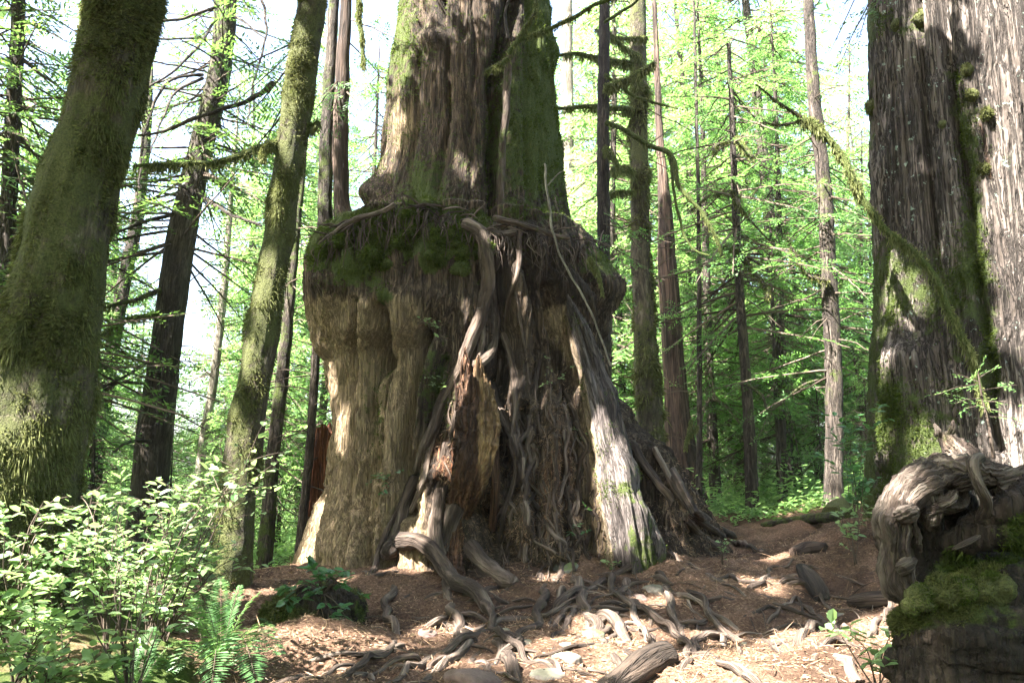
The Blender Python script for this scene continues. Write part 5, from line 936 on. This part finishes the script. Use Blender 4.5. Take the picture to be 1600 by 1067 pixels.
for k, a in enumerate([('big smooth reddish stone wedged between roots at the picture foot', 738, 1050, 42, 28, M_redstone), ('pale grey stone right of the reddish stone, among pale roots', 882, 1022, 26, 17, M_stone), ('flat pale stone under the thick pale root at bottom centre', 850, 1050, 34, 16, M_stone), ('rounded mossy boulder beside a hooked root at the cedar foot', 890, 884, 17, 15, M_mossstone), ('bluish mossy stone left of the rounded mossy boulder', 868, 874, 12, 18, M_mossstone),
        ('greenish stone in the hollow under the root arch', 926, 986, 18, 14, M_mossstone), ('flat grey stone above the pale stone', 884, 1004, 14, 7, M_stone), ('small grey stone beside the long root', 822, 1000, 15, 8, M_stone), ('tiny grey pebble by the long root bend', 790, 982, 7, 5, M_stone), ('white stone lying on the shaded litter near the red log', 1306, 957, 13, 7, M_stone), ('small pinkish stone left of white stone', 1268, 968, 9, 7, M_redstone),
        ('pebble in the middle of sunlit path', 1165, 1004, 10, 6, M_stone), ('small stone on top of the short reddish log', 1352, 932, 6, 5, M_stone), ('low boulder half buried in the soil bank right of buttress', 1020, 915, 18, 12, M_stone), ('squarish dark stone set in the bank below the forked root', 1000, 930, 14, 10, M_redstone), ('small white pebble near the pale stone', 888, 1042, 7, 6, M_stone), ('dark stone in the shadow on the bare earth patch', 668, 986, 14, 8, M_blackwood if False else M_redstone)]): stone(*a, seed=k + 3)
# needle litter and twigs
gl = np.random.default_rng(33); n = 110000
lx = gl.uniform(-4.2, 5.2, n); ly = 4.7 + 6.5 * gl.random(n) ** 1.3; lpz = np.column_stack([lx, ly, hz(lx, ly) + .004]); px, py = proj(lpz); k = (px > 330) & (px < 1480) & (gl.random(n) < np.clip(.6 + fbm(lpz * 1.5, 3), .15, 1)); lpz = lpz[k]; n = len(lpz)
d = rvec(n, gl); d[:, 2] = np.abs(d[:, 2]) * .22; d = nrm(d); ln = np.where(gl.random(n) < .06, gl.uniform(.08, .22, n), gl.uniform(.015, .06, n)); s = nrm(np.cross(d, np.array([0, 0, 1.]) + rvec(n, gl) * .6))
lt = link('needle_litter', mesh_np('needle_litter', *cards(lpz, d, s, ln, np.where(ln > .08, .006, gl.uniform(.004, .011, n)))[:2], M_litter, False)); tag(lt, 'tan fallen needles and bark bits strewn over the path', 'litter', kind='stuff')
tw = []
for k in range(120):
    p = np.array([gl.uniform(-3, 3.6), gl.uniform(5.2, 9), 0]); p[2] = hz(p[:1], p[1:2])[0] + .01; a = gl.uniform(0, 6.28); L = gl.uniform(.12, .5); dd = np.array([math.cos(a), math.sin(a), 0]); e = p + dd * L; e[2] = hz(e[:1], e[1:2])[0] + .015; mq = (p + e) / 2 + [0, 0, .02]
    tw.append(tube(np.array([p, mq, e]), [.005, .005, .002], sides=5, n=7, seed=k, wob=.03))
tq = join(tw); ts = link('fallen_twigs', mesh_np('fallen_twigs', tq[0], tq[1], M_root, True, tq[2], tq[3])); tag(ts, 'thin broken twigs scattered over the forest floor', 'twigs', kind='stuff')
gq = np.random.default_rng(34); pz, nn = scatter(ced_geo, 26000, gq, (np.clip(cm[:, 2], 0, 1) + .25 * (cpy > 780)) * (ced_v[:, 1] < CY) * (cpx > 690)); d = nrm(rvec(len(pz), gq) + [0, 0, -.6]); part('bark_litter', cedar, cards(pz, d, nrm(np.cross(d, rvec(len(pz), gq))), gq.uniform(.02, .09, len(pz)), .006), M_litter)['kind'] = 'stuff'


# ------------------------------------------------------------------ the hazy air of the wood
hv = np.array([[x, y, z] for z in (-14, 42) for y in (-45, 90) for x in (-75, 75)], float); hf = np.array([[0, 2, 3, 1], [4, 5, 7, 6], [0, 1, 5, 4], [2, 6, 7, 3], [0, 4, 6, 2], [1, 3, 7, 5]])
HM = bpy.data.materials.new('haze'); HM.use_nodes = True; ht = HM.node_tree; ht.nodes.remove(ht.nodes['Principled BSDF']); pv = ht.nodes.new('ShaderNodeVolumePrincipled'); pv.inputs['Color'].default_value = (.93, .96, 1, 1); pv.inputs['Density'].default_value = .0004
ht.links.new(pv.outputs[0], ht.nodes['Material Output'].inputs['Volume']); hz_o = link('haze', mesh_np('haze', hv, hf, HM, False)); tag(hz_o, 'thin pale haze hanging through the whole forest', 'haze', kind='stuff')
